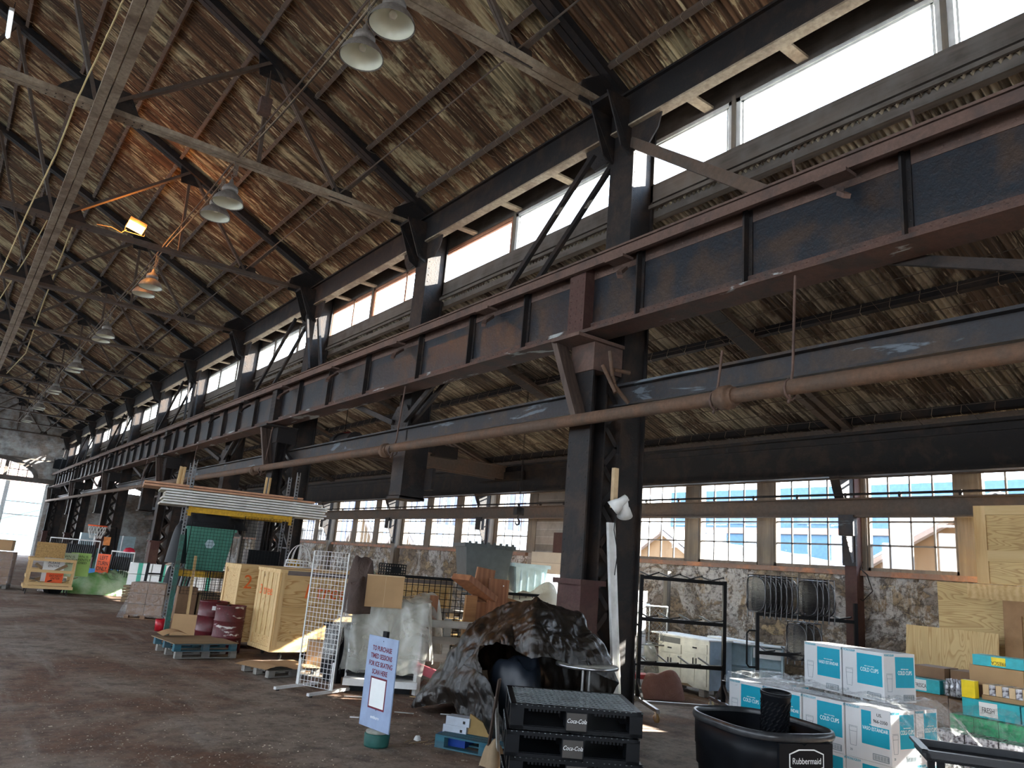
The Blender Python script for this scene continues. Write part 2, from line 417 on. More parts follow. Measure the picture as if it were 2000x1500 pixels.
def truss(k):
    y = KY(k); T = thing('roof_truss', (0, y, 0), label=f'riveted steel roof truss spanning the hall, {ORD[k]} from the viewer', cat='roof truss', group='steel roof trusses')
    rz = lambda x: rz_main(x)-.20
    near = k <= 2
    tm = steel_t if k <= 1 else steel_w
    m = MB(); dbl(m, (7.75, 0, rz(7.75)), (RX, 0, rz(RX)), .26, .16); dbl(m, (RX, 0, rz(RX)), (-13.5, 0, rz(-13.5)), .26, .16)
    if near:
        for i in range(60):
            x = 7.6-.13*i
            for s_ in (-1, 1): m.rivet((x, s_*.07, rz(x)-.083), (0, 0, -1), .014)
    m.done('top_chord', steel, T)
    m = MB(); dbl(m, (7.5, 0, 9.5), (-13.3, 0, 9.5), .24, .09)
    m.box((-.1, -.13, 9.44), (1.5, .13, 9.456))
    m.done('bottom_chord', tm, T)
    def memb(p, q, w=.11, nm='web_member'):
        mm = MB(); dbl(mm, (p[0], 0, p[1]), (q[0], 0, q[1]), w, .07, .015); mm.done(nm, steel_w, T)
    N = 3.62
    memb((.85, 9.55), (N, rz(N)-.05), .15)
    memb((N, rz(N)-.1), (3.72, 9.52), .07)
    memb((N+.1, rz(N)-.1), (5.5, 9.52), .09)
    memb((5.5, 9.52), (6.25, rz(6.25)-.05), .08)
    memb((.75, 9.55), (-.9, rz(-.9)-.05), .13)
    memb((-.9, rz(-.9)), (-2.9, 9.55), .1)
    memb((RX, 9.55), (RX, rz(RX)-.05), .09)
    memb((-2.9, 9.55), (-4.9, rz(-4.9)), .1); memb((-4.9, rz(-4.9)-.05), (-6.6, 9.55), .13); memb((-6.6, 9.55), (-9.4, rz(-9.4)), .12); memb((-9.4, rz(-9.4)), (-11.3, 9.55), .1)
    def gp(pts):
        g = MB(); plate(g, pts, -.035); return g.done('gusset_plate', steel, T)
    g = MB()
    plate(g, [(.05, 9.46), (1.6, 9.46), (1.45, 9.62), (1.25, 9.98), (.55, 10.0), (.2, 9.7)], -.035)
    gp([(N-.3, rz(N-.3)-.02), (N+.35, rz(N+.35)-.02), (N+.3, rz(N)-.4), (N-.2, rz(N)-.42)])
    gp([(5.25, 9.45), (5.8, 9.45), (5.75, 9.72), (5.35, 9.72)])
    gp([(6.75, 9.38), (7.75, 9.38), (7.75, rz(7.75)), (7.3, rz(7.3)), (6.8, 9.75)])
    if near:
        for i in range(12): g.rivet((.0+.14*i, -.07, 9.437), (0, 0, -1)); g.rivet((.0+.14*i, .07, 9.437), (0, 0, -1))
    g.done('gusset_plate', steel, T)
for k in range(-2, 11): truss(k)
# longitudinal tie at the truss nodes
m = MB()
for s_ in (-1, 1): m.box((.86+s_*.085-.075, YN, 9.33), (.86+s_*.085+.075, YF-.5, 9.43))
for i in range(130):
    m.rivet((.80, -1+.3*i, 9.328), (0, 0, -1), .014); m.rivet((.92, -1+.3*i, 9.328), (0, 0, -1), .014)
m.done('longitudinal_tie', steel_t, None, 'long tan double-angle steel tie running the length of the hall under the trusses', 'steel beam')
# sway rods and the small longitudinal bars between trusses
for i, (x, z) in enumerate(((3.28, 9.50), (5.5, 9.62))):
    m = MB(); m.tube([(x, YN, z), (x, YF-.5, z)], .016, 5)
    m.done('tie_rod', steel_w, None, ['thin steel rod running lengthwise above the hanging lamps', 'thin steel rod running lengthwise nearer the clerestory windows'][i], 'rod')

# clerestory: eave strut, outriggers, header, windows, sill
m = MB(); m.box((7.44, YN, 9.02), (7.47, YF-.4, 9.56)); m.box((7.38, YN, 9.56), (7.58, YF-.4, 9.60))
m.done('eave_strut', steel, None, 'deep dark steel eave strut above the clerestory windows', 'steel beam')
es = bpy.data.objects['eave_strut']
MB().box((7.42, YN, 8.985), (7.60, YF-.4, 9.015)).done('bottom_flange', steel_t, es)
om = MB()
for k in range(-2, 10):
    for i in (1, 2, 3):
        y = KY(k)+BAY/4*i
        if y < 60:
            MB().box((7.5, y-.085, 9.03), (8.12, y+.085, 9.07)).done('outrigger', steel_t, es)
wl = MB(); wl.box((XC-.04, YN, 9.0), (XC+.12, YF-.4, 9.36)); wl.done('trim_1', timber, kind='structure', label='dark timber header over the clerestory windows')
wl = MB(); wl.box((XC-.10, YN, 7.86), (XC+.10, YF-.4, 8.16)); wl.box((XC-.05, YN, 7.60), (XC+.08, YF-.4, 7.86)); wl.box((XC-.14, YN, 7.74), (XC-.10, YF-.4, 7.80))
wl.done('trim_2', timber, kind='structure', label='dark timber sill under the clerestory windows')
MB().box((XC+.13, YN, 9.3), (XC+.2, YF-.4, 9.95)).done('wall_clerestory', timber, kind='structure')
vinyl = plain('white window frame', (.62, .62, .60), .5)
redwood = plain('red brown window frame', (.36, .17, .10), .6)
mull = sorted([3.23, 6.14, .1, -2.9, -6, -9, 11.45, 17.72, 20.76-.3] + [KY(k)+f_ for k in range(2, 10) for f_ in (2.1, 4.3)] + [KY(k) for k in range(-2, 10)])
wi = 0
ed = [YN]+mull+[YF-.5]
for a, b in zip(ed[:-1], ed[1:]):
    if b-a < .6: continue
    wi += 1
    W = thing(f'window_{wi}', (XC, (a+b)/2, 8.16), kind='structure', label='clerestory window high above the crane girder')
    h = (b-a)/2-.03; fr = MB()
    for z0, z1 in ((0, .05), (.78, .84)): fr.box((-.03, -h, z0), (.05, h, z1))
    for y0, y1 in ((-h, -h+.07), (h-.07, h)): fr.box((-.03, y0, 0), (.05, y1, .84))
    for y0, y1 in ((-h+.09, -h+.12), (h-.12, h-.09)): fr.box((-.01, y0, 0), (.04, y1, .8))
    fr.box((-.01, -h, .75), (.04, h, .77))
    if 14.6 < (a+b)/2 < 21: fr.box((-.03, -.25, 0), (.05, -.17, .84))
    fr.done('window_frame', redwood if 11 < (a+b)/2 < 21 else vinyl, W)
    MB().box((.0, -h, .02), (.006, h, .82)).done('pane', glass, W)
    # outer post between windows
    MB().box((-.06, h, -.05), (.08, h+.06, .9)).done('mullion', timber_v, W)

# columns
def column(k):
    main = k % 2 == 0; y = KY(k)-.28
    T = thing('steel_column', (0, y, 0), label=f"{'heavy crane' if main else 'upper roof'} column in the steel row under the clerestory, {ORD[k]} {'' if k<0 else 'from the viewer'}".strip(), cat='column', group='steel columns')
    # roof leg: two channels and cover plates
    zb = 0 if main else 3.35
    m = MB()
    for dy in (-.19, .19): m.box((7.55, dy-.018, zb), (8.02, dy+.018, 9.45))
    m.box((7.74, -.17, zb), (7.78, .17, 9.45))
    for x in (7.55, 7.93):
        for s_ in (-1, 1): m.box((x, s_*.19-.10+(-.0), zb), (x+.09, s_*.19+.10, zb+.0001+9.45-zb)) if False else None
    m.box((7.53, -.26, zb), (7.56, .26, 9.45)); m.box((8.0, -.26, zb), (8.03, .26, 9.45))
    if k < 5:
        z = zb+.1
        while z < 9.3:
            for x in (7.62, 7.95): m.rivet((x, -.208, z), (0, -1, 0), .017)
            for dy in (-.22, .22): m.rivet((7.53, dy, z), (-1, 0, 0), .015)
            z += .16 if k < 3 else .3
    m.done('roof_leg', steel, T)
    # gusset bracket at the truss heel
    g = MB()
    for dy in (-.2, .2):
        plate(g, [(6.95, 9.42), (7.9, 9.5), (7.75, 8.75), (7.5, 8.5), (7.3, 8.6)], dy, .025, riv=(dy < 0 and k < 5))
        g.prism([V((7.55, dy-.02, 9.0)), V((7.0, dy-.02, 9.42)), V((7.0, dy-.02, 9.36)), V((7.5, dy-.02, 8.55))], (0, .04, 0))
    g.box((6.98, -.2, 9.33), (7.55, .2, 9.40))
    g.done('heel_gusset', steel, T)
    g = MB()
    for s_ in (-1, 1):
        g.prism([V((7.5, s_*.2, 9.0)), V((7.5, s_*.85, 9.0)), V((7.5, s_*.78, 8.75)), V((7.5, s_*.6, 8.55)), V((7.5, s_*.2, 8.6))], (.025, 0, 0))
        if k < 4:
            for a in range(5): g.rivet((7.498, s_*(.3+.1*a), 8.93), (-1, 0, 0), .017); g.rivet((7.498, s_*(.3+.07*a), 8.68), (-1, 0, 0), .017)
    g.done('wing_gusset', steel, T)
    if main:
        m = MB(); m.box((6.98, -.22, 0), (7.01, .22, 5.3)); m.box((7.25, -.22, 0), (7.28, .22, 5.3)); m.box((7.0, -.015, 0), (7.27, .015, 5.3))
        if k < 4:
            z = .3
            while z < 5.2:
                for dy in (-.18, .18): m.rivet((6.978, dy, z), (-1, 0, 0), .016)
                z += .17
        m.done('crane_leg', steel, T)
        m = MB(); m.box((6.965, -.235, 0), (7.295, .235, 1.95)); m.box((6.9, -.30, 1.92), (7.36, .27, 1.99))
        m.done('base_casing', steel_r, T)
        m = MB(); z = .2; s_ = 1
        while z < 5.1:
            for dy in (-.2, .2): m.bar((7.28, dy, z), (7.53, dy, z+.28), .075, .012, (0, 1, 0)) if s_ > 0 else m.bar((7.53, dy, z), (7.28, dy, z+.28), .075, .012, (0, 1, 0))
            z += .28; s_ = -s_
        m.done('lacing', steel, T)
        m = MB(); m.box((6.955, -.245, 4.88), (7.515, .245, 5.29)); m.box((6.6, -.3, 5.29), (7.5, .3, 5.34))
        m.done('bearing_seat', steel_p if k == 0 else steel, T)
        # long knee braces up to the eave in the plane of the wall
        kb = MB()
        for x in (7.15, 7.55) if k > 0 else (7.2, 7.62):
            kb.bar((x, .30, 8.60), (x-.3, 1.95, 6.62), .09, .07, (1, 0, 0))
        kb.done('knee_brace', steel, T)
        kb = MB(); kb.bar((7.55, -.2, 8.75), (7.02, -3.1, 6.55), .16, .11, (1, 0, 0)) if k == 0 else [kb.bar((x, -.3, 8.6), (x-.25, -1.7, 6.7), .12, .06, (1, 0, 0)) for x in (7.25, 7.6)]
        kb.done('knee_brace', steel_w if k == 0 else steel, T)
        # timber knee under the girder
        kb = MB(); kb.bar((6.72, .33, 5.36), (6.82, -.12, 4.15), .13, .10, (0, 1, 0)); kb.bar((6.85, .36, 5.36), (6.95, -.09, 4.15), .10, .10, (0, 1, 0))
        kb.done('timber_brace', brown_t, T)
    else:
        g = MB()
        g.prism([V((7.46, -.33, 4.72)), V((7.46, .38, 4.72)), V((7.46, .42, 5.0)), V((7.46, .2, 5.25)), V((7.46, -.2, 5.25)), V((7.46, -.38, 5.0))], (.03, 0, 0))
        for a in range(5):
            for b in range(4): g.rivet((7.458, -.26+.13*a, 4.8+.11*b), (-1, 0, 0), .018)
        g.done('node_plate', steel, T)
        for s_ in (-1, 1):
            for x, dz in ((7.42, 0), (7.62, -.05)):
                if s_ > 0 and x > 7.5: continue
                MB().bar((x, s_*.25, 4.9), (x-.15, s_*2.1, 5.75 if s_ < 0 else 5.5), .11, .06, (1, 0, 0)).done('knee_brace', steel, T)
        g = MB(); g.box((7.5, -.30, 3.3), (8.05, -.26, 4.7)); g.box((8.03, -.6, 3.5), (8.1, -.22, 3.95)); g.box((7.48, -.30, 3.27), (8.08, .28, 3.33)); g.done('hanger_foot', steel, T)
for k in range(-2, 11): column(k)

# crane girder with rail, stiffeners and hook arms
G = thing('crane_girder', (0, 0, 0), label='long riveted crane runway girder with pinkish rusty rail, carried by the columns', cat='crane girder')
MB().box((6.98, YN, 5.45), (7.01, YF-.6, 6.5)).done('web_plate', steel_b, G)
m = MB(); m.box((6.78, YN, 6.42), (7.2, YF-.6, 6.46)); m.box((6.97, YN, 6.26), (6.99, YF-.6, 6.42)); m.box((6.75, YN, 6.50), (7.25, YF-.6, 6.53)); m.box((6.95, YN, 6.53), (7.07, YF-.6, 6.64))
m.box((6.72, YN, 6.33), (6.78, YF-.6, 6.46))
i = 0
while -4+i*.16 < 45: m.rivet((6.968, -4+i*.16, 6.33), (-1, 0, 0), .02); i += 1
m.done('rail', steel_p, G)
m = MB(); m.box((6.76, YN, 5.38), (7.22, YF-.6, 5.43)); m.box((6.95, YN, 5.43), (6.98, YF-.6, 5.58)); i = 0
while -4+i*.13 < 40: m.rivet((6.948, -4+i*.13, 5.52), (-1, 0, 0), .02); i += 1
m.done('bottom_flange', steel_f, G)
st = [-9.5, -7.8, -6, -4.4, -2.2, -.4, 1.4, 3.24, 5.08, 6.8, 9.3, 10.89, 12.69, 15.0, 17.0, 18.9]
st += [20.76+1.57*i for i in range(1, 32) if i % 8]
for y in st:
    m = MB(); m.box((6.87, y-.012, 5.45), (6.98, y+.012, 6.42)); m.box((6.96, y-.06, 5.45), (6.98, y+.06, 6.42))
    if y < 30:
        for j in range(8): m.rivet((6.958, y-.035, 5.55+.11*j), (-1, 0, 0), .016)
    m.done('stiffener', steel, G)
for k in (0, 2, 4, 6, 8):
    y = KY(k)-.25; m = MB(); m.box((6.80, y-.17, 5.40), (6.98, y+.17, 6.42))
    for j in range(9):
        for a in (-.12, 0, .12): m.rivet((6.798, y+a, 5.5+.105*j), (-1, 0, 0), .018)
    m.done('splice_plate', steel_r if k == 0 else steel, G)
for i in range(22):
    y = -2.45+3.15*i; m = MB(); m.bar((6.85, y, 6.2), (6.62, y-.12, 6.02), .07, .05); m.bar((6.62, y-.12, 6.02), (6.52, y-.25, 5.9), .07, .05); m.box((6.6, y-.2, 6.24), (6.8, y+.15, 6.28))
    m.done('hook_arm', steel_p if y < 20 else steel, G)
# hooks of wire above the rail
for y in (1.9, 3.3, 4.7, 5.4):
    MB().tube([(7.3, y, 6.55), (7.28, y+.02, 6.72), (7.36, y, 6.9), (7.32, y+.01, 7.1)], .018, 5).done('cable_hook', steel_p, G)

# secondary beam and pipe along the columns
m = MB(); m.box((7.5, YN, 4.43), (7.56, YF-.6, 4.74)); m.box((7.40, YN, 4.71), (7.62, YF-.6, 4.745)); m.box((7.40, YN, 4.42), (7.62, YF-.6, 4.45))
m.done('channel_beam', steel_g, None, 'flaking blue grey steel beam running along the columns below the crane girder', 'steel beam')
P_ = thing('overhead_pipe', (0, 0, 0), label='thick rusty pipe running along the hall below the flaking beam', cat='pipe')
m = MB(); m.tube([(6.75, YN, 4.06), (6.75, 18, 4.14), (6.75, 36, 4.2), (6.75, YF-.6, 4.3)], .085, 12)
m.done('pipe', pipe_m, P_)
for y in (5.2, 13.3, 21, 29):
    m = MB(); m.tube([(6.75, y-.12, 4.1), (6.75, y-.06, 4.1), (6.75, y-.06, 4.1), (6.75, y+.06, 4.1), (6.75, y+.06, 4.1), (6.75, y+.12, 4.1)], [.11, .11, .14, .14, .11, .11], 12)
    m.done('pipe_coupling', pipe_m, P_)
for y in (4.4, 5.35, 13.0, 20.4, 28, 36):
    m = MB(); z1 = 5.38 if y != 5.35 else 4.7
    m.tube([(6.86, y, z1), (6.80, y, 4.3), (6.72, y, 3.93)], .016, 5); m.tube([(6.75+.1*cos(a*pi/5), y, 4.08+.11*sin(a*pi/5)) for a in range(10)], .014, 5, closed=True)
    m.done('pipe_hanger', steel_p, P_)

# side aisle frame
def wallcol(k):
    y = KY(k)
    T = thing('wall_bracket', (0, y, 0), label=f'riveted steel bracket on the window wall, {ORD[k]} one along', cat='wall bracket', group='brackets on the window wall')
    MB().box((14.55, -.12, 0), (14.8, .12, 5.4)).done('wall_post', steel_r if k == 0 else timber_v, T)
    g = MB(); plate(g, [(14.05, 3.58), (14.55, 3.58), (14.55, 2.75), (14.42, 2.7)], -.1, .025); g.box((14.5, -.14, 2.65), (14.56, .14, 3.6)); g.box((14.05, -.35, 3.2), (14.2, -.05, 3.6)); g.done('bracket_plate', steel_g if k < 1 else steel, T)
    g = MB(); g.prism([V((14.0, -.1, 4.36)), V((14.55, -.1, 4.36)), V((14.55, -.1, 3.6)), V((14.35, -.1, 3.6))], (0, .2, 0)); g.done('upper_bracket', steel, T)
for k in range(-2, 10): wallcol(k)
def siderafter(k):
    y = KY(k); T = link('rafter', None, ceil_s); T.location = (0, y, 0)
    z = lambda x: rz_side(x)-.24
    m = MB()
    for s_ in (-1, 1): m.bar((8.1, s_*.13, z(8.1)), (14.6, s_*.13, z(14.6)), .14, .10)
    m.done('chord', steel_w, T)
    m = MB(); m.bar((8.1, 0, z(8.1)-.055), (11.6, 0, z(11.6)-.055), .34, .012)
    if k < 3:
        for i in range(26):
            for s_ in (-1, 1): x = 8.2+.13*i; m.rivet((x, s_*.12, z(x)-.062), (0, 0, -1), .022)
    m.done('cover_plate', steel, T)
for k in range(-2, 10): siderafter(k)
m = MB(); m.box((14.28, YN, 4.40), (14.32, YF-.6, 5.2)); m.box((14.12, YN, 5.18), (14.48, YF-.6, 5.24)); m.box((14.12, YN, 4.37), (14.48, YF-.6, 4.42)); m.box((14.24, YN, 5.05), (14.28, YF-.6, 5.18))
m.done('aisle_crane_beam', steel, None, 'deep dark crane beam along the window wall, just above the windows', 'steel beam')
m = MB(); m.box((14.2, YN, 3.58), (14.24, YF-.6, 3.92)); m.box((14.1, YN, 3.56), (14.26, YF-.6, 3.59)); m.box((14.1, YN, 3.90), (14.26, YF-.6, 3.93))
m.done('window_channel', steel_w, None, 'grey steel channel crossing in front of the wall windows', 'steel beam')
m = MB(); m.tube([(14.05, YN, 3.99), (14.05, YF-.6, 3.99)], .025, 6)
i = 0
while YN+1.05*i < 50: m.cbox((14.05, YN+1.05*i, 3.97), (.05, .05, .09)); i += 1
m.done('conduit', steel, None, 'dark conduit lying along the top of the window channel', 'pipe')
m = MB(); m.box((14.4, YN, 5.30), (14.5, YF-.6, 5.40)); m.done('eave_angle', steel_w, None, 'light edged angle at the foot of the side aisle roof', 'steel beam')
m = MB()
for z, x in ((4.25, 13.7),): m.tube([(x, -8, z), (x, 50, z)], .02, 5)
m.done('tie_rod', steel_w, None, 'thin rod running lengthwise below the wall crane beam', 'rod')
# thin safety net wires under the aisle roof
m = MB()
for i in range(14):
    x = 8.6+.42*i; m.tube([(x, -4, rz_side(x)-.42), (x, 8, rz_side(x)-.46), (x, 22, rz_side(x)-.42)], .006, 3, cap=False)
for j in range(26):
    y = -3+.95*j; m.tube([(8.4, y, rz_side(8.4)-.42), (14.2, y, rz_side(14.2)-.42)], .005, 3, cap=False)
m.done('wire_net', steel_w, None, 'thin wire net strung under the side aisle roof', 'net', kind='stuff')

# right wall: stone dado, doorway, piers, windows
DY0, DY1, DZ = 15.0, 18.2, 2.0
m = MB(); m.box((XW, YN, 0), (XW+.5, 14.4, 2.48)); m.box((XW, 18.76, 0), (XW+.5, YF, 2.48))
m.done('wall_right', stone_m, kind='structure', label='rubble stone dado with flaking whitewash under the windows')
m = MB(); m.box((XW, YN, 4.95), (XW+.3, YF, 5.62)); m.done('wall_right_upper', timber, kind='structure')
m = MB(); m.box((XW, 14.4, 2.62), (XW+.35, 18.76, 4.95)); m.box((XW, 14.4, 0), (XW+.35, DY0, 2.62)); m.box((XW, DY1, 0), (XW+.35, 18.76, 2.62)); m.done('wall_right_brick', brick_r, kind='structure')
m = MB(); m.box((XW-.06, DY0-.3, DZ), (XW+.3, DY1+.3, 2.62)); m.done('wall_right_block', block_r, kind='structure')
m = MB(); m.box((XW-.12, YN, 2.48), (XW+.3, 14.4, 2.58)); m.box((XW-.12, 18.76, 2.48), (XW+.3, YF, 2.58))
m.done('trim_3', rusty('rusty orange sill', (.20, .13, .10), (.42, .17, .08), .35, metal=0), kind='structure', label='rusty window sill on top of the stone wall')
muntin_m = plain('old grey glazing bar', (.16, .15, .14), .7)
def wwin(y0, y1, idx, nx=4, fm=None):
    W = thing(f'window_{idx}', (XW+.05, (y0+y1)/2, 2.58), kind='structure', label='small-paned steel window in the stone side wall')
    h = (y1-y0)/2; m = MB()
    m.box((-.04, -h, 0), (.06, h, .07)); m.box((-.04, -h, 2.3), (.06, h, 2.4)); m.box((-.04, -h, 0), (.06, -h+.05, 2.37)); m.box((-.04, h-.05, 0), (.06, h, 2.37))
    m.done('window_frame', timber_v, W)
    m = MB()
    for i in range(1, nx): y = -h+2*h*i/nx; m.box((-.012, y-.016, .06), (.02, y+.016, 2.32))
    for z in (.50, .96, 1.42, 1.88): m.box((-.012, -h+.04, z-.016), (.02, h-.04, z+.016))
    m.done('muntins', muntin_m, W)
    MB().box((.0, -h+.04, .06), (.006, h-.04, 2.3)).done('pane', glass, W)
idx = wi
MB().box((XW-.01, KY(5)+.1, 2.58), (XW+.3, YF, 4.95)).done('wall_right_far', brick_mat('soot black brick', (.05, .045, .04), (.08, .07, .06), (.07, .06, .055), (pi/2, 0, pi/2), sooty=.9), kind='structure')
for k in range(-2, 5):
    for a, b in ((.22, 1.9), (2.30, 3.98), (4.38, 6.07)):
        y0, y1 = KY(k)+a, KY(k)+b
        if k == 1 and a < 4: continue
        idx += 1; wwin(y0, y1, idx, 4 if k < 3 else 5)
# posts between windows
m = MB()
for k in range(-2, 10):
    for a, b in ((-.2, .22), (1.9, 2.30), (3.98, 4.38)):
        if k == 1 and a > 0 and a < 3: continue
        if k == 1 and a < 0: b = .0
        m.box((XW-.02, KY(k)+a, 2.58), (XW+.25, KY(k)+b, 4.96))
m.done('wall_right_post', timber_v, kind='structure', label='grey timber posts between the side wall windows')
# far wall with arched window and tall doorway
YW = 71.2
DC, DH = 2.6, 4.1          # door centre and half width
m = MB()
def wallpiece(pts): m.prism([V((x, YW, z)) for x, z in pts], (0, .6, 0))
wallpiece([(-14, 0), (DC-DH, 0), (DC-DH, 5.7), (-14, 5.7)])
wallpiece([(DC+DH, 0), (15.2, 0), (15.2, 5.5), (XC, 5.7), (DC+DH, 5.7)])
AR, AZ = 3.25, 5.95      # arch: half width and springing
wallpiece([(-14, 5.7), (DC-AR, 5.7), (DC-AR, AZ), (DC-AR, 16), (-14, 16)])
wallpiece([(DC+AR, 5.7), (XC+1, 5.7), (XC+1, 11), (7.5, 11), (DC+AR, 12.5)])
arc = [(DC+AR*cos(a*pi/16), AZ+1.55*sin(a*pi/16)) for a in range(17)]
for (x0, z0), (x1, z1) in zip(arc[:-1], arc[1:]): wallpiece([(x1, z1), (x0, z0), (x0, 16), (x1, 16)])
m.done('wall_far', brick_far, kind='structure', label='sooty whitewashed brick end wall')
W = thing('window_60', (DC, YW, AZ), kind='structure', label='arched window over the end doorway')
m = MB()
for a in range(16):
    p = [V((r_*cos(t), -.1, 1.0*sin(t)*(1.55+r_-AR))) for r_, t in ((AR, a*pi/16), (AR, (a+1)*pi/16), (AR-.3, (a+1)*pi/16), (AR-.3, a*pi/16))]
    m.prism(p, (0, .5, 0))
m.done('window_frame', timber, W)
m = MB()
for i in range(-4, 5): m.box((i*.62-.03, .2, -.2), (i*.62+.03, .25, 1.5*sqrt(max(0, 1-(i*.62/AR)**2))))
m.box((-AR, .2, .55), (AR, .25, .61)); m.box((.9, .18, -.2), (1.15, .3, 1.4))
m.done('muntins', timber, W)
MB().box((-AR, .22, -.2), (AR, .23, 1.5)).done('pane', glass, W)
m = MB(); m.box((DC-DH-.6, YW-.25, 5.6), (XC, YW, 5.98)); m.box((DC-DH, YW-.4, 7.35), (XC-.3, YW-.3, 7.45)); m.done('trim_4', timber, kind='structure', label='timber lintel over the end doorway')
D = thing('door_1', (DC, YW, 0), kind='structure', label='tall end doorway with pale steel frame and sidelight')
m = MB(); m.box((DH-.18, .1, 0), (DH, .3, 5.6)); m.box((1.2, .15, 0), (1.5, .35, 5.6)); m.box((-DH, .1, 0), (-DH+.2, .3, 5.6))
for z in (3.0, 4.0): m.box((1.5, .18, z), (DH, .24, z+.07))
m.done('door_frame', plain('pale door frame', (.62, .66, .66), .5), D)
# unseen wall behind the viewer, added to cut light from behind; one wide doorway
m = MB(); m.box((-14, YN-.4, 0), (-7, YN, 16)); m.box((-1, YN-.4, 0), (15.2, YN, 16)); m.box((-7, YN-.4, 5), (-1, YN, 16)); m.done('wall_near', brick_far, kind='structure')
# left wall, mostly unseen: brick below, open band added to light the roof
m = MB(); m.box((-14.2, YN, 0), (-13.8, YF, 3.0)); m.box((-14.2, YN, 6.4), (-13.8, YF, 9.0)); m.done('wall_left', brick_mat('left brick', (.24, .15, .11), (.3, .2, .15), (.3, .28, .26), (pi/2, 0, pi/2)), kind='structure')
m = MB()
y = YN
while y < YF: m.box((-14.1, y, 3.0), (-13.9, y+1.3, 6.4)); y += 3.15
m.done('wall_left_piers', timber_v, kind='structure')
# lean far end of clerestory row, wall above

# ------------------------------------------------------------------ small materials
white = plain('white paint', (.68, .68, .66), .5)
cream = plain('cream cabinet paint', (.60, .58, .48), .5)
bluegrey = plain('blue grey cabinet side', (.33, .42, .50), .5)
black = plain('black plastic', (.006, .007, .009), .42, var=.3, spec=.16)
blackm = plain('black painted steel', (.006, .0065, .008), .4, spec=.2)
chrome = plain('bare grey steel', (.35, .36, .37), .3, 1)
galv = rusty('galvanised rack steel', (.24, .26, .28), (.20, .15, .11), .25, metal=.5)
yellow = rusty('yellow rack beam', (.62, .36, .02), (.25, .14, .03), .15, metal=0)
greenp = rusty('green rack paint', (.03, .13, .10), (.07, .06, .05), .25, metal=0)
maroon = rusty('maroon drum paint', (.105, .012, .018), (.07, .015, .012), .3, metal=0, rough=.4, scale=1.2)
maroon_w = rusty('maroon drum paint with white chips', (.11, .014, .02), (.08, .02, .02), .3, flake=(.55, .52, .50), metal=0, rough=.45, scale=5)
bluew = wood('blue painted pallet wood', (.012, .075, .11), (.03, .15, .20), 'x', weather=.6)
greyw = wood('grey weathered pallet wood', (.16, .15, .13), (.30, .28, .25), 'x', weather=.6)
greywz = wood('grey weathered board', (.22, .22, .20), (.42, .41, .38), 'x', weather=.5)
dirtyp = wood('dirty plywood', (.17, .115, .06), (.30, .21, .12), 'x')
pine = wood('pine board', (.50, .32, .13), (.68, .49, .25), 'x', scale=1)
pinez = wood('pine upright', (.48, .30, .12), (.66, .47, .24), 'z')
def plymat(name, c1, c2, along='x', s=1):
    m = NT(name, .6)
    sc = {'x': (.35, 2.2, 2.2), 'z': (2.2, 2.2, .35), 'y': (2.2, .35, 2.2)}[along]
    n = m.noise(1.15*s, 2, .4, src=m.map(sc), dist=1.6)
    w_ = m.math('FRACT', m.math('MULTIPLY', n, 16))
    w2 = m.ramp(w_, [(0, 0), (.5, .1), (.88, 1), (1, .2)])
    c = m.mix(w2, c1, c2)
    k = m.n('ShaderNodeTexVoronoi', feature='F1'); k.inputs['Scale'].default_value = 1.7; m.L(m.map((1, 1, 1)), k.inputs['Vector'])
    c = m.mix(m.ramp(k.outputs['Distance'], [(.05, .85), (.085, 0)]), c, [x*.35 for x in c2])
    c = m.mix(m.ramp(m.noise(3, 5), [(.5, 0), (.8, .3)]), c, [x*.6 for x in c1])
    m.color(c); return m.m
ply = plymat('light plywood', (.62, .43, .20), (.40, .22, .07))
plyz = plymat('upright plywood', (.60, .43, .20), (.44, .28, .11), 'z')
plyy = plymat('plywood sheet along wall', (.58, .42, .19), (.40, .25, .10), 'y', .9)
plyb = plymat('brown plywood', (.33, .20, .09), (.22, .12, .05), 'z')
piney = wood('pine batten along wall', (.52, .36, .16), (.64, .48, .25), 'y')
osb = plain('chipboard', (.42, .26, .10), .8, var=.45, scale=22)
card = plain('cardboard', (.42, .26, .13), .8, var=.1, scale=3)
card_d = plain('brown cardboard', (.24, .14, .08), .8, var=.2, scale=3)
card_e = plain('corrugated card edge', (.62, .46, .28), .9)
redwd = wood('red stained bench wood', (.17, .065, .03), (.26, .115, .055), 'z', rough=.45)
orangewd = wood('orange stained bench wood', (.22, .10, .038), (.32, .165, .07), 'x', rough=.45)
greenpl = plain('green bin plastic', (.06, .22, .16), .5)
slate = plain('slate grey bin plastic', (.07, .085, .09), .5)
bluegr_lid = plain('pale blue grey plastic', (.42, .55, .60), .4)
orange_s = plain('orange sign board', (.85, .12, .03), .5, var=.05)
green_s = plain('green sign board', (.33, .55, .15), .5, var=.05)
white_s = plain('white sign board', (.75, .77, .75), .5, var=.05)
ink = plain('black ink', (.015, .015, .015), .6)
spray = plain('orange spray paint', (.75, .14, .02), .6)
redink = plain('dark red ink', (.13, .006, .02), .6)
signblue = plain('pale blue sign board', (.27, .34, .48), .45, var=.18, scale=4)
teal = plain('teal print', (.0, .27, .38), .5, var=.05)
boxw = plain('white carton', (.52, .53, .54), .7, var=.04)
inkgrey = plain('grey ink', (.12, .16, .18), .6)
cloth_b = plain('black crumpled cloth', (.01, .01, .012), .6)
rubber = plain('black rubber wheel', (.02, .02, .02), .7)
tanw = plain('tan caster', (.45, .36, .20), .5)
M_blktarp = NT('black brown plastic tarp', .2, 0, 1.1)
_n = M_blktarp.noise(5, 9, .75, dist=1.6)
